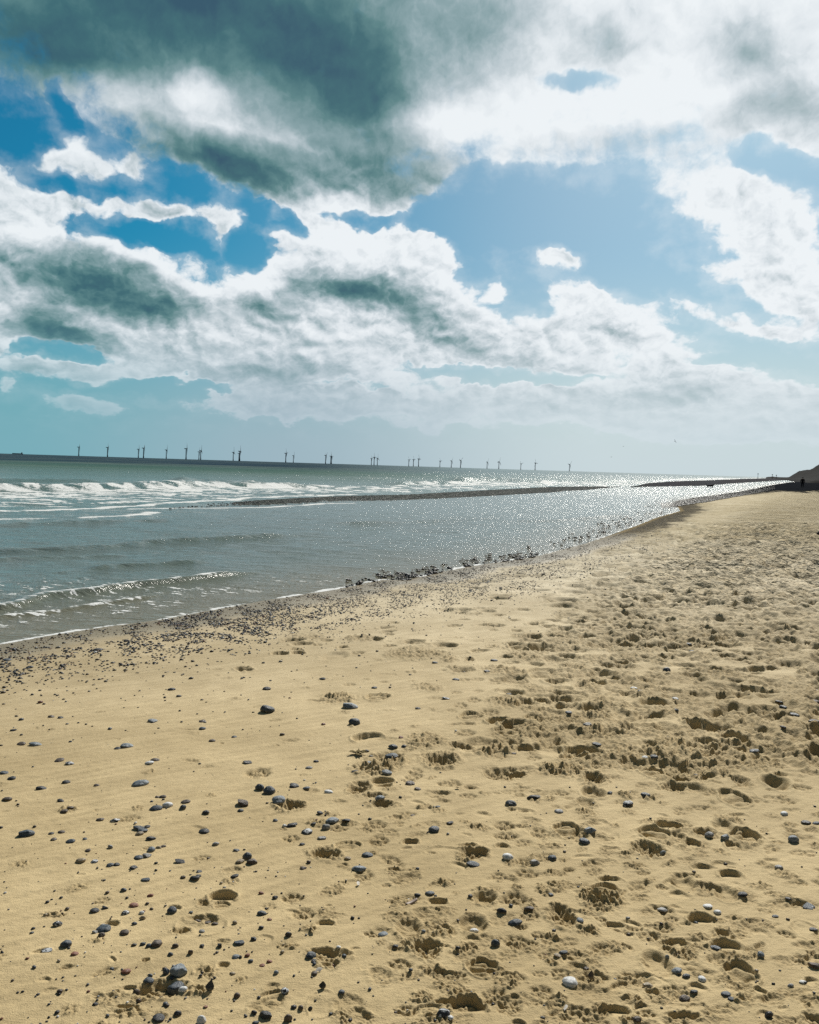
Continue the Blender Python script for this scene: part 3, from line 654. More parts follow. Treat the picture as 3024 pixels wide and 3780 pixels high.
# thin foam edges of the swash on the lagoon side
def foamline(pts, w, k, seed):
    global FO
    xs, ys = on_plane([p[0] for p in pts], [p[1] for p in pts])
    d = seg_dist(WX, WY, np.stack([xs, ys], -1), False) 
    FO = np.maximum(FO, k * np.exp(-(d / w) ** 2) * (.8 + .8 * perlin(WX / (w * 4), WY / (w * 2), 105 + seed)))
foamline([(0,1897),(200,1891),(435,1877),(560,1868),(700,1856),(860,1846),(960,1838),(1304,1829)], .45, 1.25, 1)
foamline([(0,1926),(280,1921),(520,1908),(560,1899)], .55, .8, 2)
foamline([(487,1884),(760,1881),(957,1878),(1120,1869),(1191,1862),(1300,1861)], .30, 1.2, 3)
FL = np.exp(-((PY - 1912) / 14) ** 2) * (PX < 620) * .45 * sstep(fbm(T_ / 2.0, Q / .5, 108, 3), -.2, .4)
FO = np.maximum(FO, FL)
# flecks near the beach at the left
fl = sstep(PY, 2120, 2190) * (1 - sstep(PX, 900, 1300)) * sstep(WD, .3, .8)
FO = np.maximum(FO, fl * sstep(fbm(T_ / .34, Q / .10, 111, 3, .6), .16, .34) * .62)
fl2 = sstep(PY, 2080, 2150) * (1 - sstep(np.abs(PX - 1150), 200, 500)) * sstep(WD, .2, .6)
FO = np.maximum(FO, fl2 * sstep(fbm(T_ / .5, Q / .07, 113, 3, .6), .22, .40) * .55)
# foam edge of the water on the sand, farther off also painted sun glitter
ew = np.clip(WRR * .006, .045, .30)
en = .04 * perlin(WX / .35, WY / .35, 115) * np.clip(WRR / 10, .8, 3)
EDG = np.exp(-((WD - ew * .4 + en) / ew) ** 2) * (1.0 - .45 * sstep(WRR, 14, 26)) * (.72 + 1.1 * perlin(WX / .9, WY / .6, 118) * (1 - sstep(WRR, 12, 20)) + 1.2 * perlin(WX / .3, WY / .9, 116) * sstep(WRR, 12, 20))
EDG = np.maximum(EDG, .42 * (1 - sstep(WD, .05, .55)) * sstep(WD, 0, .04) * (.7 + 1.2 * perlin(WX / .22, WY / .10, 119)))
FO = np.maximum(FO, EDG * (1.0 + .6 * perlin(WX / .5, WY / .3, 117)))
# second, older swash line in front of the stones
DEEP = sstep(WD, 0, 3.5)
Z *= sstep(WD, -.05, .5) * .9 + .1
Z -= .012 * (1 - sstep(WD, 0, .5))
WZ = SEA + .004 + Z + np.clip(FO, 0, 1) * np.minimum(.012 + .03 * OUT, .05)
water = grid_mesh('sea', WX, WY, WZ, {'foam': np.clip(FO, 0, 1.5), 'deep': DEEP, 'out': OUT}, WD > -1.5)

mw, t, b = material('sea_water')
geo = t.new('ShaderNodeNewGeometry'); P = geo.outputs['Position']
dist = t.vm('LENGTH', P)
out = t.attr('out')
lag = t.mix(t.attr('deep'), C(.175, .155, .100), C(.125, .160, .140))
seac = t.mix(t.mr(dist, 60, 420), C(.080, .140, .118), C(.050, .125, .112))
sx = t.new('ShaderNodeSeparateXYZ'); t.l.new(P, sx.inputs[0])
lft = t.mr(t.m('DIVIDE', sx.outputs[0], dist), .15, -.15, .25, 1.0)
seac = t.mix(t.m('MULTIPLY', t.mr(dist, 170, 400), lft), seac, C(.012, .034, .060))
streak = t.noise(t.mapping(P, sc=(.012, .05, 1)), 1.0, 4, .6)
seac = t.mix(t.mr(streak, .42, .68, 0, .6), seac, C(.15, .20, .175))
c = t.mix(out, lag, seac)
fn = t.noise(t.mapping(P, sc=(1, 2.0, 1)), 7.0, 5, .7)
fn2 = t.noise(t.mapping(P, sc=(.35, .8, 1)), 1.5, 4, .65)
fn3 = t.m('ADD', t.m('MULTIPLY', fn, .55), t.m('MULTIPLY', fn2, .45))
ff = t.mr(t.m('ADD', t.attr('foam'), t.m('MULTIPLY', t.m('SUBTRACT', fn3, .5), 2.4)), .46, .66)
c = t.mix(ff, c, C(.74, .76, .76))
t.l.new(c, b.inputs['Base Color'])
b.inputs['IOR'].default_value = 1.333
t.put(b.inputs['Roughness'], t.m('MAXIMUM', t.m('MULTIPLY', ff, .7), t.mr(dist, 8, 120, .08, .20)))
t.put(b.inputs['Specular IOR Level'], t.m('MULTIPLY', .5, t.m('SUBTRACT', 1.0, t.m('MULTIPLY', ff, .7))))
rip1 = t.noise(t.mapping(P, rot=(0, 0, R(14)), sc=(1.3, 3.6, 1)), 1.0, 6, .64)
rip2 = t.noise(t.mapping(P, rot=(0, 0, R(14)), sc=(5.0, 15.0, 1)), 1.0, 4, .62)
rip3 = t.noise(t.mapping(P, rot=(0, 0, R(14)), sc=(.25, 1.1, 1)), 1.0, 6, .62)
s1 = t.mr(dist, 6, 30, .45, 1.0)
nb1 = t.bump(rip2, .017, t.mr(dist, 8, 80, .9, .6))
nb2 = t.bump(rip1, .105, s1, nb1)
nb3 = t.bump(rip3, .42, t.mr(dist, 35, 160, 0, .9), nb2)
t.l.new(nb3, b.inputs['Normal'])
dif = t.new('ShaderNodeBsdfDiffuse'); t.l.new(c, dif.inputs[0]); t.l.new(nb3, dif.inputs['Normal'])
mxs = t.new('ShaderNodeMixShader'); t.l.new(t.m('MULTIPLY', t.mr(dist, 45, 210), t.m('MULTIPLY', lft, .92)), mxs.inputs[0])
t.l.new(b.outputs[0], mxs.inputs[1]); t.l.new(dif.outputs[0], mxs.inputs[2])
t.l.new(mxs.outputs[0], [n_ for n_ in t.n if n_.type == 'OUTPUT_MATERIAL'][0].inputs[0])
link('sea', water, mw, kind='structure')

# ------------------------------------------------------------------ shingle bars between lagoon and sea
msh, t, b = material('wet_shingle')
geo = t.new('ShaderNodeNewGeometry'); P = geo.outputs['Position']
dist = t.vm('LENGTH', P)
v = t.new('ShaderNodeTexVoronoi'); t.l.new(P, v.inputs['Vector']); v.inputs['Scale'].default_value = 6.5
vc = t.new('ShaderNodeSeparateColor'); t.l.new(v.outputs['Color'], vc.inputs[0])
cr = t.new('ShaderNodeValToRGB'); t.l.new(vc.outputs[0], cr.inputs[0])
cr.color_ramp.elements[0].position = .3; cr.color_ramp.elements[0].color = C(.010, .014, .018)
cr.color_ramp.elements[1].position = .95; cr.color_ramp.elements[1].color = C(.10, .115, .10)
cc = t.mix(t.mr(dist, 90, 180), cr.outputs[0], C(.012, .013, .020))
t.l.new(cc, b.inputs['Base Color']); b.inputs['Roughness'].default_value = .9; b.inputs['Specular IOR Level'].default_value = .04
t.l.new(t.bump(v.outputs[0], .10, .9), b.inputs['Normal'])

def strip(name, top, bot, hgt, n=420, m=22, seed=0, kind='structure', mat=None, lump=.05):
    xs = np.linspace(max(top[0][0], bot[0][0]), min(top[-1][0], bot[-1][0]), n)
    ty = np.interp(xs, [p[0] for p in top], [p[1] for p in top]); byy = np.interp(xs, [p[0] for p in bot], [p[1] for p in bot])
    tx, tyw = on_plane(xs, ty, SEA + hgt * .7); bx_, byw = on_plane(xs, byy, SEA)
    v_ = np.linspace(-.06, 1.22, m)[:, None]
    X_ = bx_ + (tx - bx_) * v_; Y_ = byw + (tyw - byw) * v_
    e_ = np.minimum(sstep(np.linspace(0, 1, n), 0, .12), 1 - sstep(np.linspace(0, 1, n), .92, 1.0))[None, :]
    prof = np.interp(v_[:, 0], [-.06, 0, .25, .6, .9, 1.05, 1.22], [-.25, .02, .45, .85, 1.0, .7, -.4])[:, None]
    Z_ = SEA + hgt * prof * (.25 + .75 * e_) + lump * np.abs(perlin(X_ / .5 + seed, Y_ / .9, 121)) * (prof > 0) * 2 - .05 * (1 - e_)
    return link(name, grid_mesh(name, X_, Y_, Z_, {}), mat or msh, kind=kind)
strip('shingle_bar', [(760,1862),(783,1858),(957,1848),(1150,1837),(1304,1831),(1500,1827),(1765,1812),(2030,1798),(2251,1795),(2300,1794)],
      [(760,1881),(783,1880),(957,1874),(1191,1859),(1350,1854),(1500,1848),(1853,1828),(2030,1818),(2251,1802),(2300,1797)], .09, seed=1, lump=.03)
strip('shingle_spit', [(2330,1792),(2424,1784),(2480,1779),(2633,1773),(2737,1768.5),(2841,1765.5),(2925,1766)],
      [(2330,1798),(2424,1796),(2598,1793),(2695,1785),(2772,1780),(2841,1776),(2925,1770.5)], .45, seed=3, lump=.12)

# ------------------------------------------------------------------ far shore and cliff
mcl, t, b = material('dark_cliff')
geo = t.new('ShaderNodeNewGeometry'); P = geo.outputs['Position']
cc = t.mix(t.mr(t.noise(P, .12, 5, .7), .4, .65), C(.0015, .002, .0025), C(.005, .0048, .0045))
t.l.new(cc, b.inputs['Base Color']); b.inputs['Roughness'].default_value = .95; b.inputs['Specular IOR Level'].default_value = .05
hor = lambda x: 1673.4 + .03102 * x
tops = [(2880,1763.5),(2905,1762),(2927,1760),(2930,1757),(2938,1753),(2943,1749),(2947,1744),(2952,1741),(2960,1740),(2972,1737),(2984,1737.5),(2996,1736),(3004,1732),(3006,1728),(3012,1729),(3021.5,1723),(3040,1716),(3100,1700),(3200,1680)]
cxp = np.linspace(2880, 3200, 420)
cty = np.interp(cxp, [p[0] for p in tops], [p[1] for p in tops])
dst = np.interp(cxp, [2880, 2930, 3024, 3200], [1150, 900, 640, 380])
hz_ = (hor(cxp) - cty) / F * dst + CAMH
dirs = ray(cxp, cty); hd = np.hypot(dirs[:, 0], dirs[:, 1]); ux_ = dirs[:, 0] / hd; uy_ = dirs[:, 1] / hd
# continue the cliff on the right, out of frame, parallel to the beach
ex = np.linspace(0, 1, 160)[1:]
exx = ux_[-1] * dst[-1] + ex * (150 - ux_[-1] * dst[-1] + 120); exy = uy_[-1] * dst[-1] + ex * (-400 - uy_[-1] * dst[-1])
bxl = np.concatenate([ux_ * dst, exx]); byl = np.concatenate([uy_ * dst, exy]); hh = np.concatenate([hz_, hz_[-1] + 0 * ex])
nrm = np.stack([-np.gradient(byl), np.gradient(bxl)], -1); nrm /= np.linalg.norm(nrm, axis=1)[:, None]
sgn = np.sign(nrm[0] @ np.array([ux_[0], uy_[0]])) ; nrm *= sgn
vv = np.linspace(0, 1, 26)[:, None]
wid = np.maximum(hh * 1.6, 6)
# slope foot, face, crest, plateau
off = np.interp(vv[:, 0], [0, .7, 1], [-1.0, 0.0, 4.0])[:, None] * wid
pr = np.interp(vv[:, 0], [0, .15, .45, .7, 1], [0, .12, .6, 1.0, 1.0])[:, None]
rough = perlin(bxl / 14, byl / 14, 131)[None, :] * .10 + perlin((bxl + off) / 4, (byl + off) / 4, 132) * .10
CZ = (hh - .2) * pr * (1 + rough * (pr > .1) * (pr < .99)) + perlin((bxl + off) / 2.2, (byl + off) / 2.2, 133) * .6 * (pr > .6) + .15 - 1.2 * (pr < .01)
CXm = bxl + nrm[:, 0] * off + pr * 0; CYm = byl + nrm[:, 1] * off
link('cliff', grid_mesh('cliff', CXm, CYm, CZ, {}), mcl, kind='structure')
fxp = np.linspace(2828, 2935, 160)
fty = np.interp(fxp, [2828, 2834, 2845, 2852, 2860, 2880, 2900, 2935], [1761.6, 1760.2, 1759.6, 1758.6, 1759.8, 1761.2, 1761.6, 1762.0]) + .5 * perlin(fxp / 5, fxp * 0 + 3, 135)
fd = 1700.0
dr_ = ray(fxp, fty); hd = np.hypot(dr_[:, 0], dr_[:, 1]); fux, fuy = dr_[:, 0] / hd, dr_[:, 1] / hd
fh = np.maximum((hor(fxp) - fty) / F * fd + CAMH, .9)
vv = np.linspace(0, 1, 8)[:, None]
rr_ = fd + np.interp(vv[:, 0], [0, 1], [-120, 160])[:, None]
FZ = SEA - .3 + (fh - SEA + .3) * np.sin(vv * np.pi) ** .5
link('far_shore', grid_mesh('far_shore', fux * rr_, fuy * rr_, FZ, {}), mcl, kind='structure')

# ------------------------------------------------------------------ pebbles
def ico(sub):
    bm = bmesh.new(); bmesh.ops.create_icosphere(bm, subdivisions=sub, radius=1.0)
    v = np.array([x.co[:] for x in bm.verts]); f = np.array([[q.index for q in x.verts] for x in bm.faces]); bm.free()
    return v, f
ICO3 = ico(4); ICO1 = ico(1); ICO2 = ico(2)
def stone_shape(base, seed, kind='round'):
    r_ = np.random.default_rng(seed); v = base.copy()
    n = 0
    for o, (sc, am) in enumerate(((.8, .22), (1.7, .10), (4.0, .03))):
        off = r_.random(3) * 50
        n = n + am * (perlin(v[:, 0] * sc + off[0], v[:, 1] * sc + off[1], 201) + perlin(v[:, 1] * sc + off[1], v[:, 2] * sc + off[2], 202) + perlin(v[:, 2] * sc + off[2], v[:, 0] * sc + off[0], 203))
    v = v * (1 + n * (1.4 if kind == 'rough' else .8))[:, None]
    if kind in ('rough', 'flint'):
        for _ in range(7 if kind == 'rough' else 9):        # knapped facets
            d = r_.normal(size=3); d /= np.linalg.norm(d); lim = r_.uniform(.55, .85)
            k_ = v @ d; over = np.maximum(k_ - lim, 0); v = v - over[:, None] * d * .9
    if kind == 'flint':
        tpr = np.clip(1 - .75 * (v[:, 2] + 1) / 2, .12, 1)[:, None]
        v = np.concatenate([v[:, :2] * tpr * 1.15 + np.array([[.18, 0]]) * v[:, 2:3], v[:, 2:3] * 1.25], 1)
    v[:, :2] /= np.abs(v[:, :2]).max(0); v[:, 2] /= np.abs(v[:, 2]).max()
    return v
def tri_mesh(name, v, f):
    me = bpy.data.meshes.new(name)
    me.vertices.add(len(v)); me.vertices.foreach_set('co', np.asarray(v, np.float32).reshape(-1))
    me.loops.add(len(f) * 3); me.loops.foreach_set('vertex_index', np.asarray(f, np.int32).reshape(-1))
    me.polygons.add(len(f)); me.polygons.foreach_set('loop_start', np.arange(0, len(f) * 3, 3, dtype=np.int32))
    me.update(calc_edges=True); me.shade_smooth(); return me

PCOL = {  # base, second tone, words
 'S': ((.030, .044, .060), (.085, .105, .125), 'slate grey'), 'B': ((.12, .15, .18), (.25, .28, .30), 'blue-grey'), 'D': ((.012, .014, .018), (.04, .045, .05), 'near-black'),
 'N': ((.065, .048, .036), (.12, .09, .065), 'dark brown'), 'R': ((.15, .055, .035), (.28, .11, .06), 'reddish brown'), 'W': ((.66, .67, .67), (.48, .49, .50), 'white'),
 'G': ((.27, .27, .26), (.16, .16, .165), 'grey'), 'T': ((.33, .27, .18), (.20, .155, .10), 'tan'), 'P': ((.025, .03, .04), (.60, .62, .64), 'dark and white')}
PM = {}
for key, (ca, cb, wd) in PCOL.items():
    m_, t, b = material('stone_' + wd.replace(' ', '_').replace('-', '_'))
    tcn = t.new('ShaderNodeTexCoord'); oi = t.new('ShaderNodeObjectInfo')
    P = t.vm('ADD', tcn.outputs['Object'], t.vm('SCALE', t.comb(1.0, 2.0, 3.0), None, t.m('MULTIPLY', oi.outputs['Random'], 40.0)))
    n_ = t.noise(P, 1.6 if key in 'PG' else 2.6, 5, .6)
    if key == 'P': f_ = t.mr(n_, .50, .56)
    else: f_ = t.mr(n_, .40, .66)
    c = t.mix(f_, C(*ca), C(*cb))
    c = t.mix(t.mr(t.noise(P, 9.0, 3, .7), .58, .70, 0, .35), c, C(.30, .27, .20))
    sepn = t.new('ShaderNodeSeparateXYZ'); t.l.new(tcn.outputs['Object'], sepn.inputs[0])
    sandy = t.m('MULTIPLY', t.mr(sepn.outputs[2], .05, -.35), t.mr(t.noise(P, 5.0, 3, .6), .40, .55))
    c = t.mix(sandy, c, C(.30, .225, .11))
    t.l.new(c, b.inputs['Base Color'])
    t.put(b.inputs['Roughness'], t.mr(n_, .35, .65, .38, .62)); b.inputs['Specular IOR Level'].default_value = .45
    t.l.new(t.bump(t.noise(P, 7.0, 4, .6), .25, .25), b.inputs['Normal'])
    PM[key] = m_
SHAPES = {'round': [tri_mesh('pebble', stone_shape(ICO3[0], 300 + i), ICO3[1]) for i in range(8)],
          'rough': [tri_mesh('pebble', stone_shape(ICO3[0], 330 + i, 'rough'), ICO3[1]) for i in range(6)],
          'flint': [tri_mesh('pebble', stone_shape(ICO3[0], 350 + i, 'flint'), ICO3[1]) for i in range(2)]}
for lst in SHAPES.values():
    for me in lst: me.materials.append(PM['S'])

# tile x y width height colour [flags] ; flags: j = jagged, f = upright flint, k:<name> = a landmark
PEB = """
A 1690 450 95 60 S k:biggest round slate stone beside pale sand;A 1685 320 55 25 D;A 965 520 60 25 B;A 222 672 80 32 B k:blue-grey stone nose down in smooth sand;A 800 680 80 38 B k:pale blue-grey stone touching a dark chip;A 740 700 40 16 D;A 890 697 30 12 D;A 1020 702 35 12 D;A 1278 525 45 20 N;A 1280 568 45 18 S;A 1383 572 16 10 W;A 1340 647 45 18 N;A 1480 620 35 16 S;A 1620 695 30 16 S;A 1565 787 60 24 D j;A 375 775 55 22 N;A 440 797 55 22 P;A 980 778 55 22 N;A 945 800 55 14 W;A 25 857 55 22 S;A 75 897 50 14 D;A 418 912 48 22 D;A 85 590 38 16 D;A 310 420 30 12 D;A 343 430 35 14 D;A 325 503 40 16 N;A 383 510 35 16 D;A 310 555 25 12 D;A 82 517 28 10 D;A 70 549 28 10 D;A 280 453 25 18 N;A 135 675 50 12 N;A 510 312 25 16 D;A 988 283 28 14 D;A 800 25 40 20 D j;A 620 78 60 22 D;A 243 133 34 14 B;A 185 187 45 14 S;A 210 238 35 12 D;A 1130 218 25 12 D;A 1200 235 40 10 D;A 1085 330 50 12 D;A 1130 369 35 16 S;A 570 295 35 14 D;A 45 143 50 14 S
B 490 428 105 50 B j k:knobbly blue-grey stone resting on clean sand;B 512 535 80 58 S k:humped slate stone casting a shadow toward the camera;B 757 688 65 42 S k:smooth slate stone beside crumbled sand;B 750 738 85 30 S j;B 607 787 75 32 B;B 718 853 72 36 B k:pale blue-grey oval stone before the deep footprint;B 1093 390 55 16 P;B 890 315 32 14 W;B 895 347 40 12 D;B 318 543 30 20 R;B 635 560 30 12 N;B 228 817 48 24 G;B 272 777 38 18 D;B 58 612 35 22 N;B 400 648 22 12 D;B 330 664 28 14 D;B 783 588 28 18 R;B 808 631 35 18 R;B 865 920 65 30 N;B 805 928 30 16 D;B 135 935 60 20 D j;B 1022 160 40 18 S;B 1350 225 40 18 D;B 1395 150 50 16 S;B 1430 187 35 10 S;B 675 200 22 20 D j;B 310 262 50 18 D;B 580 383 28 14 S;B 676 370 28 10 S;B 640 317 40 16 S;B 408 150 26 12 W;B 590 121 24 10 D;B 915 450 38 14 D;B 735 460 30 16 D j;B 466 341 40 10 D;B 600 307 35 12 D;B 500 247 22 14 D;B 700 262 34 14 D;B 1490 356 40 14 D;B 1520 736 38 14 N;B 825 688 35 22 S;B 550 503 35 10 N;B 645 845 35 20 R;B 610 875 28 16 S;B 590 713 40 22 S;B 620 745 40 24 G j;B 515 848 48 16 D;B 1155 267 50 14 S
C 762 208 50 34 S k:rounded slate stone among the trampled prints;C 555 320 46 16 W;C 593 347 36 24 S;C 622 322 36 14 N;C 818 396 42 20 W k:white flat stone beyond the churned heap;C 800 378 30 12 G;C 820 474 36 22 S;C 140 500 48 24 S;C 261 557 60 30 G k:pale grey oval stone at the foot of the churned heap;C 317 691 60 24 S;C 677 755 60 36 S k:dark slate stone on the edge of the long churned patch;C 622 762 40 20 W;C 947 850 34 18 S;C 1315 720 62 28 S;C 1497 587 36 18 D;C 1520 636 24 12 W;C 1572 474 58 26 S;C 1498 432 46 28 S;C 1472 394 48 16 D;C 1577 371 34 12 D;C 1708 304 44 18 G;C 1690 374 80 42 N;C 925 90 44 18 S;C 903 30 40 24 S;C 47 52 28 18 S;C 44 98 38 14 S;C 625 162 30 12 G;C 1690 535 60 20 D;C 605 390 30 14 S;C 342 893 30 12 W
D 262 96 66 30 D;D 418 57 50 26 D;D 610 84 34 16 N;D 885 66 105 50 B k:long blue-grey stone with one pale end;D 1700 112 80 70 S k:big dark slate stone paired with a paler one;D 1640 98 60 50 S;D 45 167 60 30 N;D 383 179 48 26 D;D 405 248 50 26 N;D 444 228 42 18 N;D 592 237 40 10 D;D 1028 157 50 22 N;D 995 158 34 16 N;D 1060 209 66 44 W k:bright white egg-shaped stone between dark ones;D 985 236 80 26 S;D 1172 192 64 26 N;D 1155 229 44 40 S;D 1300 260 50 30 D;D 1288 371 72 40 D k:domed black stone alone on rippled sand;D 635 303 50 22 N j;D 732 305 64 34 P j;D 673 273 28 12 R;D 170 390 96 54 S j k:large angular slate rock on smooth sand;D 234 362 18 20 D;D 340 434 36 16 N;D 445 440 60 28 S;D 537 428 30 18 S;D 880 358 75 34 S j;D 900 372 70 30 S;D 881 394 54 36 T k:tan stone under a dark slab;D 930 352 40 18 D;D 955 424 66 36 D j;D 955 495 48 40 B;D 1000 482 40 22 T;D 1030 475 40 14 N;D 697 481 36 26 G;D 556 504 38 20 N;D 510 568 62 38 T k:round tan stone beside a small white-tipped one;D 597 571 46 26 P;D 371 571 24 12 D;D 695 600 46 28 S;D 738 594 40 26 D;D 845 614 50 26 D j;D 875 546 60 28 S;D 930 532 60 36 G j;D 1138 569 76 30 D j k:flat black jagged stone near the small tracks;D 1363 456 44 28 G;D 1494 501 44 22 S;D 1560 538 66 62 S k:dark pointed stone standing in a clump;D 1592 575 70 45 N j;D 1516 575 60 36 T j;D 1483 661 56 24 D;D 1230 678 64 40 D;D 1155 676 36 26 N;D 1258 636 38 18 D;D 1255 666 36 16 D;D 782 752 40 30 S;D 948 787 44 22 R;D 1650 767 40 24 R;D 922 688 60 28 S j;D 71 540 26 12 W;D 1535 195 90 60 N j k:jagged dark brown stone above crumbled sand;D 1520 247 40 24 S;D 1595 264 26 16 G;D 388 385 44 18 N;D 325 395 34 16 D
E 133 86 64 26 D;E 210 95 50 26 S;E 350 121 62 28 W k:smooth white pebble with a dark underside;E 35 180 90 56 B k:large pale blue-grey stone over broken sand;E 675 158 66 44 B k:blue-grey stone at the lip of the deep shoe print;E 748 145 26 18 W;E 375 305 92 48 B j k:pitted blue-grey stone with hollows;E 335 347 58 50 G;E 465 302 60 34 D j;E 213 378 76 42 P k:blue stone with a white cap;E 255 333 36 22 D;E 120 336 80 30 D j;E 72 344 30 22 W;E 14 310 34 24 S;E 295 264 44 26 D;E 523 300 30 12 D;E 310 418 60 30 G j;E 183 460 38 24 D;E 598 517 76 38 S k:flat-topped slate pebble by the paw prints;E 545 597 106 56 B j k:big angular blue-grey stone tipped with tan;E 472 542 46 26 T;E 193 609 48 22 N j;E 1018 362 72 52 S k:lone dark slate stone on open sand;E 1120 314 46 20 D j;E 1502 188 78 48 S;E 1650 148 96 34 D j;E 1480 531 78 56 W k:cracked white cobble beside paw prints;E 1262 579 90 42 S k:flat slate stone below the muddy footprint;E 1655 562 66 44 G j;E 915 102 46 16 N;E 882 256 36 16 N;E 1040 215 36 16 S;E 865 65 62 24 N;E 912 770 46 26 D;E 992 756 64 36 S;E 270 769 20 14 D;E 745 663 30 16 W;E 1245 790 34 28 D
F 628 136 70 38 S k:smooth dark blue oval stone;F 515 192 74 48 P k:dark stone with a white crown;F 403 126 34 24 S;F 80 238 60 30 G;F 278 364 74 52 B j;F 240 426 78 46 S k:grey-blue wedge-shaped stone by a tread mark;F 37 530 62 44 S;F 1030 386 56 48 G;F 1132 404 50 54 B j;F 740 482 46 42 B j;F 1503 257 44 30 W;F 1640 311 60 30 D;F 1705 318 44 18 S;F 1560 418 66 52 B k:pale blue-grey stone with a chipped side;F 1470 588 58 36 G;F 1242 760 60 36 D;F 1020 830 60 34 W k:white oval pebble, upper of two;F 737 840 66 34 G j;F 1665 830 80 40 S j;F 1530 785 38 18 D;F 250 675 24 14 D;F 30 768 36 22 S;F 1420 484 24 16 W
G 655 262 100 54 S k:big dark blue oval stone half sunk in sand;G 605 290 46 26 G j;G 640 317 46 38 N;G 785 296 66 40 N;G 848 242 36 28 S;G 903 200 36 32 T;G 895 168 34 24 W;G 793 165 50 32 P;G 845 117 62 34 R k:rust red stone, longer than its neighbours;G 597 144 58 36 D;G 665 130 46 24 D j;G 1085 150 60 60 S k:dark slate stone at the rim of the big print;G 362 236 60 44 P k:black stone with a white stripe;G 418 370 70 52 S k:smooth slate stone with a dark sandy hollow behind;G 300 400 80 44 P j;G 473 432 48 28 R;G 510 440 24 16 R;G 990 365 70 52 N k:banded brown stone touching small blue ones;G 938 382 36 30 S;G 902 367 36 30 S;G 850 368 36 24 D j;G 1107 378 44 34 N;G 1075 433 38 28 S;G 1204 420 34 36 N;G 1275 380 32 26 D;G 1388 374 36 40 D j;G 1512 352 76 44 S j;G 1603 330 40 36 D j;G 1490 442 50 30 B;G 1563 432 36 28 R;G 1583 470 36 26 S;G 1655 497 40 24 R;G 1703 472 40 26 R;G 795 535 64 40 R k:dusky pink-brown stone alone on rippled sand;G 938 592 66 50 S;G 1128 530 108 86 B j k:upper block of the two-piece boulder;G 1118 592 122 104 S j k:lower dark block of the two-piece boulder;G 1052 540 46 50 S j;G 1155 655 58 42 W k:white stone at the foot of the boulder;G 862 655 46 56 N;G 875 708 40 44 N;G 1325 640 60 84 D f k:upright pointed black flint;G 1497 682 44 46 N;G 603 741 36 24 D;G 1300 750 28 24 R j;G 1002 812 80 54 D k:glossy black pebble with bright glints;G 1122 792 52 42 D;G 1270 835 66 66 W k:white stone with a dark base;G 1680 800 100 66 D j;G 1615 850 46 30 S;G 1605 790 40 34 D;G 1205 165 30 20 S;G 1655 160 64 40 S;G 1702 205 36 22 R;G 1483 226 34 30 T;G 1275 277 42 26 G;G 1250 205 50 30 N j;G 1310 212 56 34 N j;G 1360 222 48 24 N j
H 238 430 70 52 S k:rounded dark slate stone at the edge of a ragged pit;H 258 467 38 16 D;H 693 287 70 40 B k:pale lilac-white pebble on bare sand;H 775 360 44 32 D j;H 1270 230 62 38 W k:white pebble lying in a heel hollow;H 1445 138 66 46 D k:rounded black stone by two paw prints;H 1528 208 96 54 S k:long dark slate stone among paw prints;H 1405 348 60 60 S k:green-grey banded stone beside crumbled paw marks;H 1075 775 92 74 P k:large blue and white stone beside the deep heel print;H 98 303 48 46 D j;H 43 274 20 14 W;H 414 380 32 24 W j;H 20 538 34 34 B;H 75 655 52 50 P j;H 312 622 50 56 D f k:squat pointed black flint;H 433 657 44 34 S;H 260 545 44 36 N;H 174 757 40 38 N;H 235 750 30 38 D;H 95 815 58 66 N k:brown stone on a dark red patch;H 1120 495 16 16 D;H 1705 800 36 20 D;H 572 560 24 18 G;H 950 278 30 26 B;H 1620 115 70 44 N j;H 15 60 40 30 D j
I 148 572 104 80 W k:largest white stone, round with dark pits;I 825 512 70 52 B k:teal-grey blocky stone in the muddy hollow;I 885 545 56 34 S;I 765 418 30 40 B;I 984 560 52 40 W k:cream pebble right of the muddy hollow;I 645 597 64 50 T j;I 873 672 70 42 N k:brown stone pressed into a paw print;I 935 642 50 32 S;I 1138 657 62 34 S;I 1168 689 42 26 S;I 1355 416 44 44 B;I 1075 360 70 40 S j;I 1545 606 38 28 G;I 1622 584 44 22 W;I 1695 482 70 50 N j;I 1407 778 56 62 D j k:dark wedge-shaped stone tilted on its edge;I 213 193 50 40 B;I 72 415 50 32 T;I 110 400 60 34 S;I 282 540 42 60 N f;I 255 486 40 20 N;I 955 238 34 12 B;I 558 445 24 20 S;I 1690 243 50 22 D;I 575 822 60 40 N;I 1447 165 40 18 S;I 1082 133 48 34 W
"""
ENTR = []
for line in PEB.strip().splitlines():
    for ent in line.split(';'):
        key = None
        if ' k:' in ent: ent, key = ent.split(' k:')
        q = ent.split(); t = q[0]; x, y, w, h = map(float, q[1:5])
        flag = q[6] if len(q) > 6 else ''
        px, py = tile(t, x, y + h * .30)
        if py > 3805: continue
        X_, Y_, Z_ = sea_or_beach(px, py)
        dist = math.hypot(X_, Y_)
        ENTR.append(dict(x=X_, y=Y_, w=w * S * dist / F, hp=h * S * dist / F, c=q[5], fl=flag, key=key, d=dist, ar=w * h))
if len(ENTR) > 298:
    keep = sorted(ENTR, key=lambda e_: -(e_['ar'] + (1e6 if e_['key'] else 0)))[:298]
    ENTR = [e_ for e_ in ENTR if any(e_ is k_ for k_ in keep)]
prn = random.Random(3)
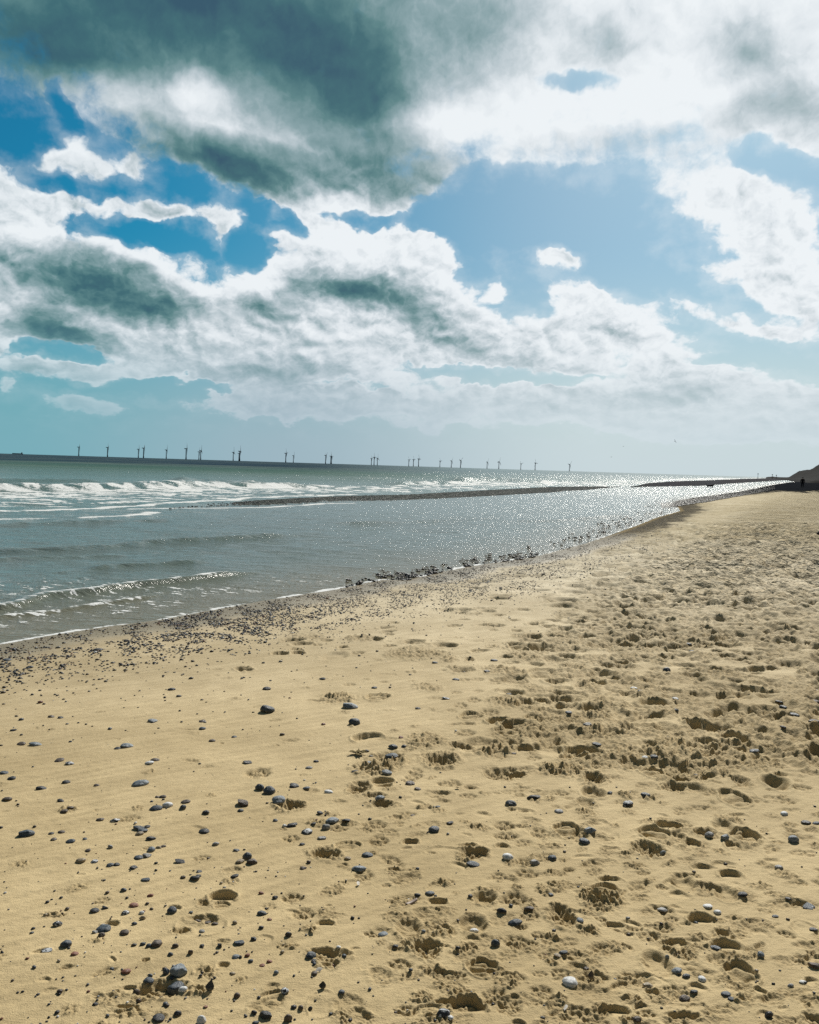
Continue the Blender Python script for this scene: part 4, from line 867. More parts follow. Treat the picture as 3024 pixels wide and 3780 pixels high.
for e_ in ENTR:
    kind = 'flint' if 'f' in e_['fl'] else ('rough' if 'j' in e_['fl'] else 'round')
    me0 = prn.choice(SHAPES[kind])
    o = bpy.data.objects.new('pebble', me0); COL.objects.link(o)
    o.material_slots[0].link = 'OBJECT'; o.material_slots[0].material = PM[e_['c']]
    hw = e_['w'] / 2
    el_ = math.atan2(CAMH, e_['d'])
    # apparent height = height*cos(el) + depth*sin(el)
    dep_ = hw * prn.uniform(.62, .95)
    hz = max((e_['hp'] - 2 * dep_ * math.sin(el_) * .8) / math.cos(el_) * .62, hw * .36)
    hz = min(hz, hw * 1.15)
    if 'boulder' in (e_['key'] or ''): hz = e_['hp'] * .52; dep_ = hw * .8
    if kind == 'flint': hz = e_['hp'] / 2 * 1.05; dep_ = hw * .7
    z = gz(e_['x'], e_['y'])
    o.location = (e_['x'], e_['y'], z + hz * (.33 if kind != 'flint' else .75))
    o.scale = (hw, dep_, hz)
    o.rotation_euler = (prn.uniform(-.18, .18), prn.uniform(-.18, .18), prn.uniform(-.35, .35))
    e_['o'] = o; e_['hz'] = hz; e_['kind'] = kind

NUM = ['zero', 'five', 'ten', 'fifteen', 'twenty', 'twenty-five', 'thirty', 'thirty-five', 'forty', 'forty-five', 'fifty', 'fifty-five', 'sixty', 'sixty-five', 'seventy', 'seventy-five', 'eighty', 'eighty-five', 'ninety', 'ninety-five', 'a hundred']
keys = [e_ for e_ in ENTR if e_['key']]
used = set()
KSHORT = {}
def clean(s_): return s_.replace('right of', 'beside')
def shape_word(e_):
    if e_['kind'] == 'flint': return 'pointed'
    if e_['kind'] == 'rough': return 'jagged'
    r_ = e_['hz'] * 2 / e_['w']
    return 'round' if r_ > .8 else ('oval' if r_ > .5 else 'flat')
for e_ in keys:
    lb = clean(e_['key']).replace(',', ''); e_['label'] = lb; used.add(lb)
def short(k_):
    w_ = k_['label'].split()
    for stop in ('between', 'resting', 'beside', 'casting', 'among', 'beyond', 'alone', 'standing', 'lying', 'nose', 'touching', 'by', 'at', 'on', 'over', 'before', 'under', 'above', 'below', 'pressed', 'half', 'with', 'paired', 'near', 'longer', 'tilted', 'tipped', 'in'):
        if stop in w_[2:]:
            i_ = w_.index(stop, 2)
            return ' '.join(w_[:i_])
    return ' '.join(w_[:5])
for e_ in ENTR:
    if e_['key']: continue
    size = 'tiny' if e_['w'] < .025 else ('small' if e_['w'] < .045 else ('mid-sized' if e_['w'] < .08 else 'large'))
    kk = sorted(keys, key=lambda k_: math.hypot(k_['x'] - e_['x'], k_['y'] - e_['y']))
    done = False
    for k_ in kk[:12]:
        dx_, dy_ = e_['x'] - k_['x'], e_['y'] - k_['y']; D_ = math.hypot(dx_, dy_) * 100
        nw = int(round(D_ / 5)); 
        dirw = ('beyond' if dy_ > 0 else 'before') if abs(dy_) > 2.4 * abs(dx_) else (('seaward of' if dx_ < 0 else 'inland of') if abs(dx_) > 2.4 * abs(dy_) else (('beyond and seaward of' if dx_ < 0 else 'beyond and inland of') if dy_ > 0 else ('before and seaward of' if dx_ < 0 else 'before and inland of')))
        dist_w = 'just' if nw == 0 else (NUM[nw] + ' centimetres' if nw <= 20 else '%s metres' % {1: 'one', 2: 'two', 3: 'three', 4: 'four', 5: 'five', 6: 'six'}.get(round(D_ / 100), 'several'))
        lb = f"{size} {PCOL[e_['c']][2]} {shape_word(e_)} pebble {dist_w} {dirw} {short(k_)}"
        while len(lb.replace('-', ' ').split()) > 16:
            lb = lb.replace(' and seaward', '').replace(' and inland', '') if ' and ' in lb else ' '.join(lb.split()[:-1])
            if ' and ' not in lb and len(lb.replace('-', ' ').split()) > 16: lb = lb.replace(f' {shape_word(e_)} ', ' ', 1)
            if len(lb.replace('-', ' ').split()) > 16: break
        if lb not in used and len(lb.replace('-', ' ').split()) <= 16: done = True; break
    e_['label'] = lb; used.add(lb)
for e_ in ENTR:
    o = e_['o']; o['label'] = e_['label']; o['category'] = 'pebble'; o['group'] = 'pebbles scattered over the near beach'

# ---- the countless smaller pebbles: one mesh
LOW = [stone_shape(ICO1[0], 400 + i) for i in range(10)] ; LOWF = ICO1[1]
def mass(name, pts, label, cat='pebbles'):
    """pts: list of x,y,z,width,depth,height,rot,colour"""
    A = np.array([p[:7] for p in pts]); cols_ = np.array([p[7] for p in pts]); n_ = len(A)
    V = np.stack([LOW[i % 10] for i in range(n_)])
    V = V * A[:, None, 3:6] * .5
    c_, s_ = np.cos(A[:, 6])[:, None], np.sin(A[:, 6])[:, None]
    X_ = V[..., 0] * c_ - V[..., 1] * s_ + A[:, 0:1]; Y_ = V[..., 0] * s_ + V[..., 1] * c_ + A[:, 1:2]; Z_ = V[..., 2] + A[:, 2:3]
    v = np.stack([X_, Y_, Z_], -1).reshape(-1, 3); k_ = V.shape[1]
    f = (LOWF[None] + (np.arange(n_) * k_)[:, None, None]).reshape(-1, 3)
    me = tri_mesh(name, v, f)
    at = me.color_attributes.new('Col', 'FLOAT_COLOR', 'POINT')
    cc_ = np.repeat(np.concatenate([cols_, np.ones((n_, 1))], 1), k_, 0).astype(np.float32)
    at.data.foreach_set('color', cc_.reshape(-1))
    return link(name, me, mmass, kind='stuff', label=label, category=cat)
mmass, t, b = material('small_stones')
geo = t.new('ShaderNodeNewGeometry'); P = geo.outputs['Position']
c = t.mix(t.mr(t.noise(P, 90.0, 3, .6), .4, .7, 0, .5), t.attr('Col', 'Color'), C(.12, .11, .10))
t.l.new(c, b.inputs['Base Color']); b.inputs['Roughness'].default_value = .5; b.inputs['Specular IOR Level'].default_value = .35
cdf = [('D', .36), ('S', .30), ('N', .16), ('G', .06), ('W', .035), ('R', .035), ('T', .05)]
def rcol():
    k_ = prn.choices([q[0] for q in cdf], [q[1] for q in cdf])[0]
    u = prn.random(); a_, b_ = PCOL[k_][0], PCOL[k_][1]
    return [a_[i] * (1 - u * .6) + b_[i] * u * .6 for i in range(3)]
def wl_py(px): return float(np.interp(px, wlpx, wlpy))
pts = []
def place(px, py, size, sink=.25, flat=.55, col=None, zz=None):
    x, y, z = sea_or_beach(px, py)
    zz = gz(x, y) if zz is None else zz
    w = size; dpt = size * prn.uniform(.6, .95); h = size * flat * prn.uniform(.7, 1.2)
    pts.append((x, y, zz + h * (.5 - sink), w, dpt, h, prn.uniform(-1.2, 1.2), col or rcol()))
_cx, _cy = np.meshgrid(np.arange(0, 1200), np.arange(0, 1000))
_CL = perlin(_cx / 30.0, _cy / 13.0, 141)
def clump(px, py, s=1.0): return float(_CL[int(abs(py) / s / 2) % 1000, int(abs(px) / s / 3) % 1200])
tries = 0
while len(pts) < 15000 and tries < 600000:
    tries += 1
    px = prn.uniform(-60, 2520); w0 = wl_py(px); dlt = prn.random() ** 1.5 * 420; py = w0 + dlt
    # density in photo space, falling away from the water
    den = 2.3 * math.exp(-((dlt - 62) / 46.0) ** 2) * float(sstep(px, 350, 1000)) * (1 - .5 * float(sstep(px, 1900, 2400)))
    den += .75 * math.exp(-((dlt - 30) / 26.0) ** 2) * float(sstep(px, 1150, 1500))
    den += .20 * math.exp(-((dlt - 25) / 16.0) ** 2)
    den += .42 * math.exp(-((dlt - 95) / 60) ** 2) * (1 - .4 * float(sstep(px, 900, 1500)))
    den += .040 * math.exp(-(dlt / 330) ** 2)
    if dlt < 5: den *= .1
    cl = clump(px, py)
    den *= max(0.06, .55 + 1.8 * cl)
    if prn.random() > den: continue
    dist = 1.0
    x, y, _z = sea_or_beach(px, py); dist = math.hypot(x, y)
    size = min(max(prn.lognormvariate(math.log(.021 - .004 * float(sstep(px, 900, 1300))), .38), .008), .05) * (1 + .25 * float(sstep(dist, 9, 25)))
    place(px, py, size)
n1_ = len(pts)
tries = 0
while len(pts) < n1_ + 800 and tries < 60000:        # thin scatter over the near sand
    tries += 1
    px = prn.uniform(-40, 3060); py = 2400 + 1400 * prn.random() ** .8
    if py < wl_py(min(px, 2400)) + 160: continue
    dens = .35 + .8 * clump(px * .5, py * .35, 1) + .25 * float(sstep(py, 2900, 3500)) * float(sstep(-px, -1400, -600))
    if px > 1400: dens *= .45
    if prn.random() > dens: continue
    place(px, py, min(prn.lognormvariate(math.log(.0085), .5), .022), sink=.2)
mass('small_pebbles', pts, 'countless small dark pebbles strewn over the sand below the waterline')
# stones standing in the shallow edge of the lagoon
pts = []
tries = 0
while len(pts) < 900 and tries < 60000:
    tries += 1
    px = prn.uniform(1280, 2560); w0 = wl_py(px)
    up = prn.random() ** 1.3 * (34 + 30 * float(sstep(px, 1700, 2200)))
    g_ = .22 + 1.0 * math.exp(-((px - 1490) / 95) ** 2) * (up < 34) + 1.2 * math.exp(-((px - 1920) / 50) ** 2) * (up < 24) + .8 * math.exp(-((px - 1790) / 60) ** 2) * (14 < up < 40) + .9 * float(sstep(px, 2020, 2150)) * (up > 14)
    g_ *= max(.1, .6 + 1.6 * clump(px, w0 - up, .5))
    if prn.random() > g_ * .6: continue
    py = w0 - up + 3
    x, y = on_plane(px, py, SEA); x, y = float(x), float(y); dist = math.hypot(x, y)
    sz = min(max(prn.lognormvariate(math.log(.060), .40), .03), .14)
    h = sz * prn.uniform(.28, .48)
    col = [v_ * prn.uniform(.5, 1.3) for v_ in ((.010, .012, .014) if prn.random() < .85 else (.03, .03, .028))]
    pts.append((x, y, SEA + h * .30 + .01, sz, sz * .8, h, prn.uniform(0, 3), col))
mass('wet_stones', pts, 'dark wet stones lying in the shallow edge of the lagoon', 'stones')
# loose shingle on the bars and on the far bank, real stones as far as they can be told apart
pts = []
for _ in range(7500):
    u = prn.random()
    if u < .45:
        px = prn.uniform(620, 2290)
        a_ = np.interp(px, [560, 783, 957, 1150, 1304, 1500, 1765, 2030, 2251, 2300], [1884, 1858, 1848, 1837, 1831, 1827, 1812, 1798, 1795, 1794])
        b_ = np.interp(px, [560, 783, 957, 1191, 1350, 1500, 1853, 2030, 2251, 2300], [1888, 1880, 1874, 1859, 1854, 1848, 1828, 1818, 1802, 1797])
        if prn.random() > float(sstep(px, 700, 1400)) + .12: continue
        py = prn.uniform(a_ + 1.5, b_ - .5); z = SEA + .09 * (b_ - py) / max(b_ - a_, 1) * .9
        x, y = on_plane(px, py, z); sz = prn.uniform(.06, .15)
    else:
        px = prn.uniform(2440, 2860)
        a_ = np.interp(px, [2440, 2500, 2560, 2648, 2737, 2855], [1858, 1850, 1839, 1828, 1815, 1790]); b_ = a_ + np.interp(px, [2440, 2600, 2860], [14, 26, 20])
        py = prn.uniform(a_ - 3, b_); x, y = on_plane(px, py, SEA + .05); sz = prn.uniform(.08, .18)
        z = max(gz(float(x), float(y)), SEA - .03)
    x, y = float(x), float(y); h = sz * .42
    g_ = prn.random()
    col = (.008, .010, .013) if g_ < .6 else ((.03, .035, .04) if g_ < .85 else (.14, .14, .12))
    pts.append((x, y, z + h * .3, sz, sz * .8, h, prn.uniform(0, 3), list(col)))
mass('shingle', pts, 'dark wet shingle heaped along the bar and the lagoon bank', 'shingle')

# ------------------------------------------------------------------ small mesh helpers
def bm_mesh(name, bm, smooth=True):
    me = bpy.data.meshes.new(name); bmesh.ops.recalc_face_normals(bm, faces=bm.faces[:]); bm.to_mesh(me); bm.free()
    if smooth: me.shade_smooth()
    return me
def rings(bm, ring_list, cap=True):
    rows = []
    for rg in ring_list: rows.append([bm.verts.new(p) for p in rg])
    n_ = len(rows[0])
    for a_, b_ in zip(rows[:-1], rows[1:]):
        for i in range(n_): bm.faces.new((a_[i], a_[(i + 1) % n_], b_[(i + 1) % n_], b_[i]))
    if cap: bm.faces.new(rows[0][::-1]); bm.faces.new(rows[-1])
def circ(r_, z, n_=16, cx=0, cy=0, ry=None):
    return [(cx + r_ * math.cos(2 * PI * i / n_), cy + (ry or r_) * math.sin(2 * PI * i / n_), z) for i in range(n_)]
PI = math.pi
def simple(name, col, rough=.6, spec=.3, var=.25, scale=3.0):
    m_, t, b = material(name)
    tcn = t.new('ShaderNodeTexCoord')
    n_ = t.noise(tcn.outputs['Object'], scale, 3, .6)
    c = t.mix(t.mr(n_, .3, .7, 0, var), C(*col), C(*[x * .5 for x in col]))
    t.l.new(c, b.inputs['Base Color']); b.inputs['Roughness'].default_value = rough; b.inputs['Specular IOR Level'].default_value = spec
    return m_
def empty(name, loc, rz=0, label=None, cat=None, group=None, scale=1):
    o = bpy.data.objects.new(name, None); COL.objects.link(o); o.location = loc; o.rotation_euler = (0, 0, rz); o.scale = (scale,) * 3
    if label: o['label'] = label
    if cat: o['category'] = cat
    if group: o['group'] = group
    return o

# ------------------------------------------------------------------ wind turbines
mtur = simple('turbine_haze_tone', (.055, .095, .125), .7, .1, .3, .05)  # turbine tones: distant dark silhouette and haze put into the colour
mtur2 = simple('turbine_base_haze_tone', (.035, .055, .075), .8, .1, .3, .1)
mblade = simple('blade_haze_tone', (.13, .17, .20), .6, .1, .2, .1)
def part(name, bm, m_, parent, smooth=True):
    me = bm_mesh(name, bm, smooth); me.materials.append(m_)
    o = bpy.data.objects.new(name, me); COL.objects.link(o); o.parent = parent; return o
HUBZ = 62.0
def build_turbine():
    root = empty('wind_turbine', (0, 0, 0))
    bm = bmesh.new(); rings(bm, [circ(2.9, 11.0), circ(2.75, 25), circ(2.5, 42), circ(2.1, HUBZ - 1.6)]); part('tower', bm, mtur, root)
    bm = bmesh.new(); rings(bm, [circ(3.5, -3), circ(3.5, 9.2), circ(5.6, 9.3), circ(5.6, 10.0), circ(3.6, 10.1), circ(3.4, 10.98)]); part('foundation', bm, mtur2, root, False)
    bm = bmesh.new()
    secs = [(-10.5, 1.3, 1.5), (-9.5, 1.9, 2.0), (-2, 2.2, 2.3), (3.0, 2.1, 2.1), (4.2, 1.6, 1.6)]
    rings(bm, [[(x, hy * math.copysign(abs(math.cos(a)) ** .5, math.cos(a)), HUBZ + .4 + hz_ * math.copysign(abs(math.sin(a)) ** .5, math.sin(a))) for a in [2 * PI * i / 16 for i in range(16)]] for x, hy, hz_ in secs])
    part('nacelle', bm, mtur, root)
    bm = bmesh.new(); rings(bm, [[(x, r_ * math.cos(a), HUBZ + .4 + r_ * math.sin(a)) for a in [2 * PI * i / 12 for i in range(12)]] for x, r_ in ((4.25, 1.5), (5.4, 1.9), (6.6, 1.4), (7.4, .3))])
    part('hub', bm, mtur2, root)
    for q in range(3):
        bm = bmesh.new(); rg = []
        for tt_ in (0, .06, .16, .3, .5, .7, .88, 1.0):
            z = 1.2 + tt_ * 38.5; ch = np.interp(tt_, [0, .06, .16, .5, 1], [1.2, 1.5, 2.6, 2.0, .7]); th = np.interp(tt_, [0, .16, 1], [1.1, .9, .3])
            tw = np.interp(tt_, [0, .2, 1], [1.2, .55, .12])
            rg.append([(math.cos(a) * th * math.cos(tw) + math.sin(a) * ch * math.sin(tw), math.sin(a) * ch * math.cos(tw) - math.cos(a) * th * math.sin(tw), z) for a in [2 * PI * i / 10 for i in range(10)]])
        rings(bm, rg); bl_ = part('blade', bm, mblade, root)
        bl_.location = (5.4, 0, HUBZ + .4)
    return root
T0 = build_turbine()
TUR = [(291,1650.5,1681.5),(397,1651.8,1685),(511,1658.5,1689),(530,1653.6,1689),(614,1660,1691.5),(687,1655.8,1694.5),(734.5,1666.8,1695.5),(741,1662.4,1695.5),
       (861,1668.7,1699.6),(882,1672.3,1700),(885,1664.3,1700),(1055,1671.8,1705.8),(1083,1680.2,1706.2),(1202,1679.3,1710.2),(1221,1682,1710.6),(1224,1685.5,1710.6),
       (1371,1691.2,1715.9),(1381,1685.9,1715.4),(1393,1689.9,1715.9),(1509,1696,1719.8),(1526,1694.6,1720.2),(1545,1692.4,1721),(1624,1700.8,1723.7),(1666,1699,1724.2),
       (1700,1697.7,1725),(1798,1703.9,1728.6),(1841.5,1702.6,1729.4),(1922.5,1710.5,1732.5),(1975.5,1707,1733.4),(2102,1711.8,1736.5)]
PH = {4: 20, 5: 88, 24: 45, 23: 30, 29: 40, 2: 90, 1: 80, 0: 70, 10: 100, 11: 85, 17: 90, 25: 30, 26: 20, 27: 75, 28: 95, 19: 80, 20: 88, 21: 95, 22: 85}
LBL = ['lone grey turbine well apart, first after the ship', 'single grey turbine, second along the horizon from the ship', 'shorter turbine of the first close pair after the ship',
 'taller turbine of the first close pair after the ship', 'turbine alone with its blades seen crosswise, after the first pair', 'tallest dark turbine, standing alone with one blade straight up',
 'short turbine tucked beside a taller one past the tallest turbine', 'taller turbine of the tight pair past the tallest one', 'turbine standing just before an overlapping pair of towers',
 'short tower half hidden beside a taller turbine, middle of three', 'tall turbine overlapping a short one with blades spread above', 'taller dark turbine of a wide pair over the breakers',
 'shorter turbine of the wide pair over the breakers', 'turbine a little apart before a nearly merged pair', 'taller of two turbines that nearly merge', 'shorter of two turbines that nearly merge',
 'shortest turbine opening a close row of three', 'tallest turbine in the centre of a close row of three', 'turbine closing the close row of three', 'pale turbine opening an even row of three',
 'pale turbine in the middle of an even row of three', 'dark turbine closing an even row of three, blade upright', 'pale turbine starting the sparse group over the lagoon',
 'turbine with a narrow raised blade beside the open-armed one', 'turbine with arms open in a wide vee shape', 'pale turbine beyond the open-armed one with crossed blades', 'turbine with squat crossed blades before the two thin ones',
 'pale turbine with spread lower blades, third from the end of the row', 'thin pale turbine with upright blade, last but one of the row', 'last turbine of the row, nearest the glittering lagoon']
LBL[29] = 'last turbine of the row, standing over the end of the breakers'
prt = random.Random(11)
def turb_copy(src):
    r_ = src.copy(); COL.objects.link(r_)
    for ch in src.children:
        c_ = ch.copy(); COL.objects.link(c_); c_.parent = r_; c_.matrix_parent_inverse = ch.matrix_parent_inverse.copy()
    return r_
bpy.context.view_layer.update()
for i, (px, hy, by_) in enumerate(TUR):
    o = T0 if i == 0 else turb_copy(T0)
    D_ = (HUBZ + .4) * F / (by_ - hy)
    d_ = ray(px, by_); hd_ = math.hypot(d_[0], d_[1])
    o.location = (d_[0] / hd_ * D_, d_[1] / hd_ * D_, SEA)
    o.rotation_euler = (0, 0, R(22 + prt.uniform(-4, 4)))
    ph = PH.get(i, prt.uniform(0, 120))
    k_ = 0
    for ch in o.children:
        if ch.name.startswith('blade'):
            ch.rotation_euler = (R(ph + 120 * k_), 0, 0); k_ += 1
    o['label'] = LBL[i]; o['category'] = 'wind turbine'; o['group'] = 'wind turbines standing along the sea horizon'

# ------------------------------------------------------------------ ship
mhull = simple('hull_paint', (.17, .20, .22), .7, .2, .3, .1)
msup = simple('superstructure_paint', (.32, .35, .37), .7, .2, .2, .1)
Ds = 8200.0; d_ = ray(66, 1675); hd_ = math.hypot(d_[0], d_[1])
ship = empty('cargo_ship', (d_[0] / hd_ * Ds, d_[1] / hd_ * Ds, SEA), R(23), 'low grey cargo ship with stern deckhouse alone on the horizon', 'ship')
bm = bmesh.new(); rg = []
for x in (-45, -42, -34, 30, 40, 43):
    hw_ = np.interp(x, [-45, -34, 30, 43], [.6, 7, 7, 5.5]); top = np.interp(x, [-45, -36, -30, 43], [9.5, 8.5, 7, 7.2])
    rg.append([(x, -hw_, top), (x, hw_, top), (x, hw_ * .85, -3), (x, -hw_ * .85, -3)])
rings(bm, rg); part('hull', bm, mhull, ship, False)
def box(bm, x0, x1, y0, y1, z0, z1):
    m4 = Matrix.Translation(((x0 + x1) / 2, (y0 + y1) / 2, (z0 + z1) / 2)) @ Matrix.Diagonal((x1 - x0, y1 - y0, z1 - z0, 1))
    bmesh.ops.create_cube(bm, size=1.0, matrix=m4)
bm = bmesh.new(); box(bm, 27, 38, -6, 6, 7.1, 14); box(bm, 28.5, 36, -6.8, 6.8, 14.01, 17); dk = part('deckhouse', bm, msup, ship, False)
bm = bmesh.new(); rings(bm, [circ(1.6, 17.01, 12, 34, 0), circ(1.3, 21.5, 12, 34.6, 0)]); part('funnel', bm, mhull, dk)
bm = bmesh.new(); rings(bm, [circ(.5, 8.8, 8, -38, 0), circ(.3, 15, 8, -38, 0)]); part('mast', bm, mhull, ship)
bm = bmesh.new()
for i in range(5): box(bm, -28 + i * 10.5, -19 + i * 10.5, -5, 5, 7.05, 8.6)
part('hatch_covers', bm, msup, ship, False)

# ------------------------------------------------------------------ posts off the far shore
mpost = simple('post_wood', (.03, .035, .04), .9, .1)
for px, ty, lb in ((2798, 1750, 'tall thin marker post standing alone in the far shallows'), (2851, 1753.2, 'short marker post on the low dark far shore'), (2866, 1755.0, 'stubbier post inland of the short marker post')):
    Dp = 1250.0; d_ = ray(px, 1762.5); hd_ = math.hypot(d_[0], d_[1])
    h_ = (hor(px) - ty) / F * Dp + CAMH - SEA
    o = empty('marker_post', (d_[0] / hd_ * Dp, d_[1] / hd_ * Dp, SEA - .5), 0, lb, 'post', 'marker posts off the far shore')
    bm = bmesh.new(); rings(bm, [circ(.28, 0, 8), circ(.24, h_ + .5, 8)]); part('pole', bm, mpost, o)
    bm = bmesh.new(); rings(bm, [circ(.75, h_ - .6, 8), circ(.75, h_ + .5, 8)]) ; part('topmark', bm, mpost, o).location = (0, 0, .62)

# ------------------------------------------------------------------ gulls
mgull = simple('gull_feathers', (.10, .11, .12), .8, .1)
def gull(px, py, D_, bank, label):
    d_ = ray(px, py); d_ = d_ / np.linalg.norm(d_)
    o = empty('gull', tuple(d_ * D_ + np.array([0, 0, CAMH])), R(prt.uniform(20, 60)), label, 'bird', 'gulls flying over the sea')
    o.rotation_euler = (bank, 0, R(30))
    bm = bmesh.new(); rings(bm, [[(x, r_ * math.cos(a), r_ * math.sin(a)) for a in [2 * PI * i / 10 for i in range(10)]] for x, r_ in ((-.3, .02), (-.22, .05), (-.05, .085), (.12, .075), (.2, .05), (.26, .055), (.31, .03), (.37, .008))]); part('body', bm, mgull, o)
    for s_ in (-1, 1):
        bm = bmesh.new()
        prof = [(0.0, .0, .07, .02), (.3, .12, .09, .06), (.55, .13, .05, .0), (.78, .08, -.08, -.08)]
        up_ = [bm.verts.new((c_ + .07, s_ * y_, z_ + .012)) for y_, z_, c_, _ in prof]; lo = [bm.verts.new((c_ - w_, s_ * y_, z_)) for (y_, z_, c_, _), w_ in zip(prof, (.10, .10, .08, .02))]
        for i in range(3): bm.faces.new((up_[i], up_[i + 1], lo[i + 1], lo[i]))
        part('wing', bm, mgull, o)
    bm = bmesh.new(); a0 = [bm.verts.new(p) for p in ((-.27, .03, 0), (-.27, -.03, 0), (-.42, -.07, 0), (-.42, .07, 0))]; bm.faces.new(a0); part('tail', bm, mgull, o)
gull(2492, 1629, 300, .9, 'highest gull banking steeply over the far beach')
gull(2301, 1648, 420, .1, 'middle gull gliding level above the horizon haze')
gull(2257, 1687, 420, .2, 'lowest gull, a speck just above the horizon')

# ------------------------------------------------------------------ figures grown with the Skin modifier
def skin(name, verts, edges, mat, parent=None, sub=2, root=0, smooth=True):
    me = bpy.data.meshes.new(name + '_src'); me.from_pydata([v[:3] for v in verts], edges, []); me.update()
    ob = bpy.data.objects.new(name + '_src', me); COL.objects.link(ob)
    md = ob.modifiers.new('skin', 'SKIN'); md.use_smooth_shade = True
    lay = me.skin_vertices[0].data
    for i, v in enumerate(verts):
        r_ = v[3] if len(v) == 4 else v[3:5]
        lay[i].radius = (r_, r_) if len(v) == 4 else tuple(r_)
        lay[i].use_root = (i == root)
    sd_ = ob.modifiers.new('sub', 'SUBSURF'); sd_.levels = sub; sd_.render_levels = sub
    bpy.context.view_layer.update()
    dg = bpy.context.evaluated_depsgraph_get()
    out_ = bpy.data.meshes.new_from_object(ob.evaluated_get(dg)); out_.name = name
    bpy.data.objects.remove(ob); bpy.data.meshes.remove(me)
    out_.materials.clear(); out_.materials.append(mat); out_.shade_smooth()
    o = bpy.data.objects.new(name, out_); COL.objects.link(o)
    if parent: o.parent = parent
    return o
mskin = simple('skin', (.32, .19, .13), .6, .3, .1); mcoat = simple('dark_coat', (.010, .011, .014), .9, .1); mtrs = simple('dark_trousers', (.012, .013, .017), .9, .1)
mhair = simple('dark_hair', (.014, .012, .010), .8, .2); mboot = simple('dark_boots', (.01, .01, .01), .6, .2)
# walker: faces away from the viewpoint, one foot ahead
xw, yw = on_plane(2962, 1797, -.02); xw, yw = float(xw), float(yw)
Dw = math.hypot(xw, yw); scale_w = 36.0 / F * Dw / 1.76
pr_ = empty('person', (xw, yw, gz(xw, yw) - .02), -math.atan2(xw, yw), 'person in a dark coat and trousers walking away along the beach', 'person', None, scale_w)
V = [(0,0,.95,.13),(0,.02,1.12,.135),(0,.03,1.30,.15),(0,.02,1.43,.11),(0,.03,1.50,.055),(0,.04,1.57,.075),(0,.045,1.66,.095),(0,.04,1.72,.075),
     (.10,0,.90,.10),(.12,.12,.50,.068),(.12,.05,.09,.042),(.12,.16,.05,.038),
     (-.10,0,.90,.10),(-.12,-.02,.50,.068),(-.12,-.22,.14,.042),(-.12,-.15,.05,.038),
     (.20,.02,1.40,.06),(.26,-.03,1.12,.048),(.27,.08,.88,.036),(-.20,.02,1.40,.06),(-.26,.05,1.12,.048),(-.27,.18,.90,.036)]
E = [(0,1),(1,2),(2,3),(3,4),(4,5),(5,6),(6,7),(0,8),(8,9),(9,10),(10,11),(0,12),(12,13),(13,14),(14,15),(3,16),(16,17),(17,18),(3,19),(19,20),(20,21)]
def hand(V, E, wrist, px_, py_, pz_, side, scale=1.0):
    i0 = len(V); V.append((px_, py_, pz_ - .07 * scale, .026 * scale, .018 * scale)); E.append((wrist, i0))
    for k_, (dy_, ln) in enumerate(((.030, .075), (.010, .085), (-.010, .080), (-.028, .062))):
        a_ = len(V); V.append((px_, py_ + dy_ * scale, pz_ - (.07 + ln * .55) * scale, .009 * scale)); V.append((px_ - side * .012 * scale, py_ + dy_ * 1.1 * scale, pz_ - (.07 + ln) * scale, .007 * scale)); E += [(i0, a_), (a_, a_ + 1)]
    a_ = len(V); V.append((px_ - side * .01, py_ + .045 * scale, pz_ - .075 * scale, .010 * scale)); V.append((px_ - side * .012, py_ + .052 * scale, pz_ - .11 * scale, .008 * scale)); E += [(i0, a_), (a_, a_ + 1)]
hand(V, E, 18, .27, .09, .86, 1); hand(V, E, 21, -.27, .20, .87, -1)
skin('body', V, E, mskin, pr_, 1)
Vc = [(0,0,.80,.21,.17),(0,.01,1.0,.20,.16),(0,.03,1.25,.20,.16),(0,.02,1.42,.13,.11),(.21,.02,1.39,.085),(.29,-.03,1.12,.075),(.29,.07,.90,.06),(-.21,.02,1.39,.085),(-.29,.05,1.12,.075),(-.29,.17,.92,.06)]
skin('coat', Vc, [(0,1),(1,2),(2,3),(3,4),(4,5),(5,6),(3,7),(7,8),(8,9)], mcoat, pr_, 2)
Vt = [(0,0,.88,.15),(.10,.01,.80,.115),(.12,.12,.50,.09),(.12,.05,.14,.075),(-.10,.0,.80,.115),(-.12,-.02,.50,.09),(-.12,-.21,.17,.075)]
skin('trousers', Vt, [(0,1),(1,2),(2,3),(0,4),(4,5),(5,6)], mtrs, pr_, 2)
for s_, pts_ in ((1, [(.12,.04,.10,.055),(.12,.07,.05,.055),(.12,.18,.04,.045)]), (-1, [(-.12,-.22,.15,.055),(-.12,-.18,.07,.055),(-.12,-.10,.035,.045)])):
    skin('boot', pts_, [(0,1),(1,2)], mboot, pr_, 2)
skin('hair', [(0,.01,1.58,.075),(0,.02,1.68,.105),(0,.05,1.745,.075)], [(0,1),(1,2)], mhair, pr_, 2)

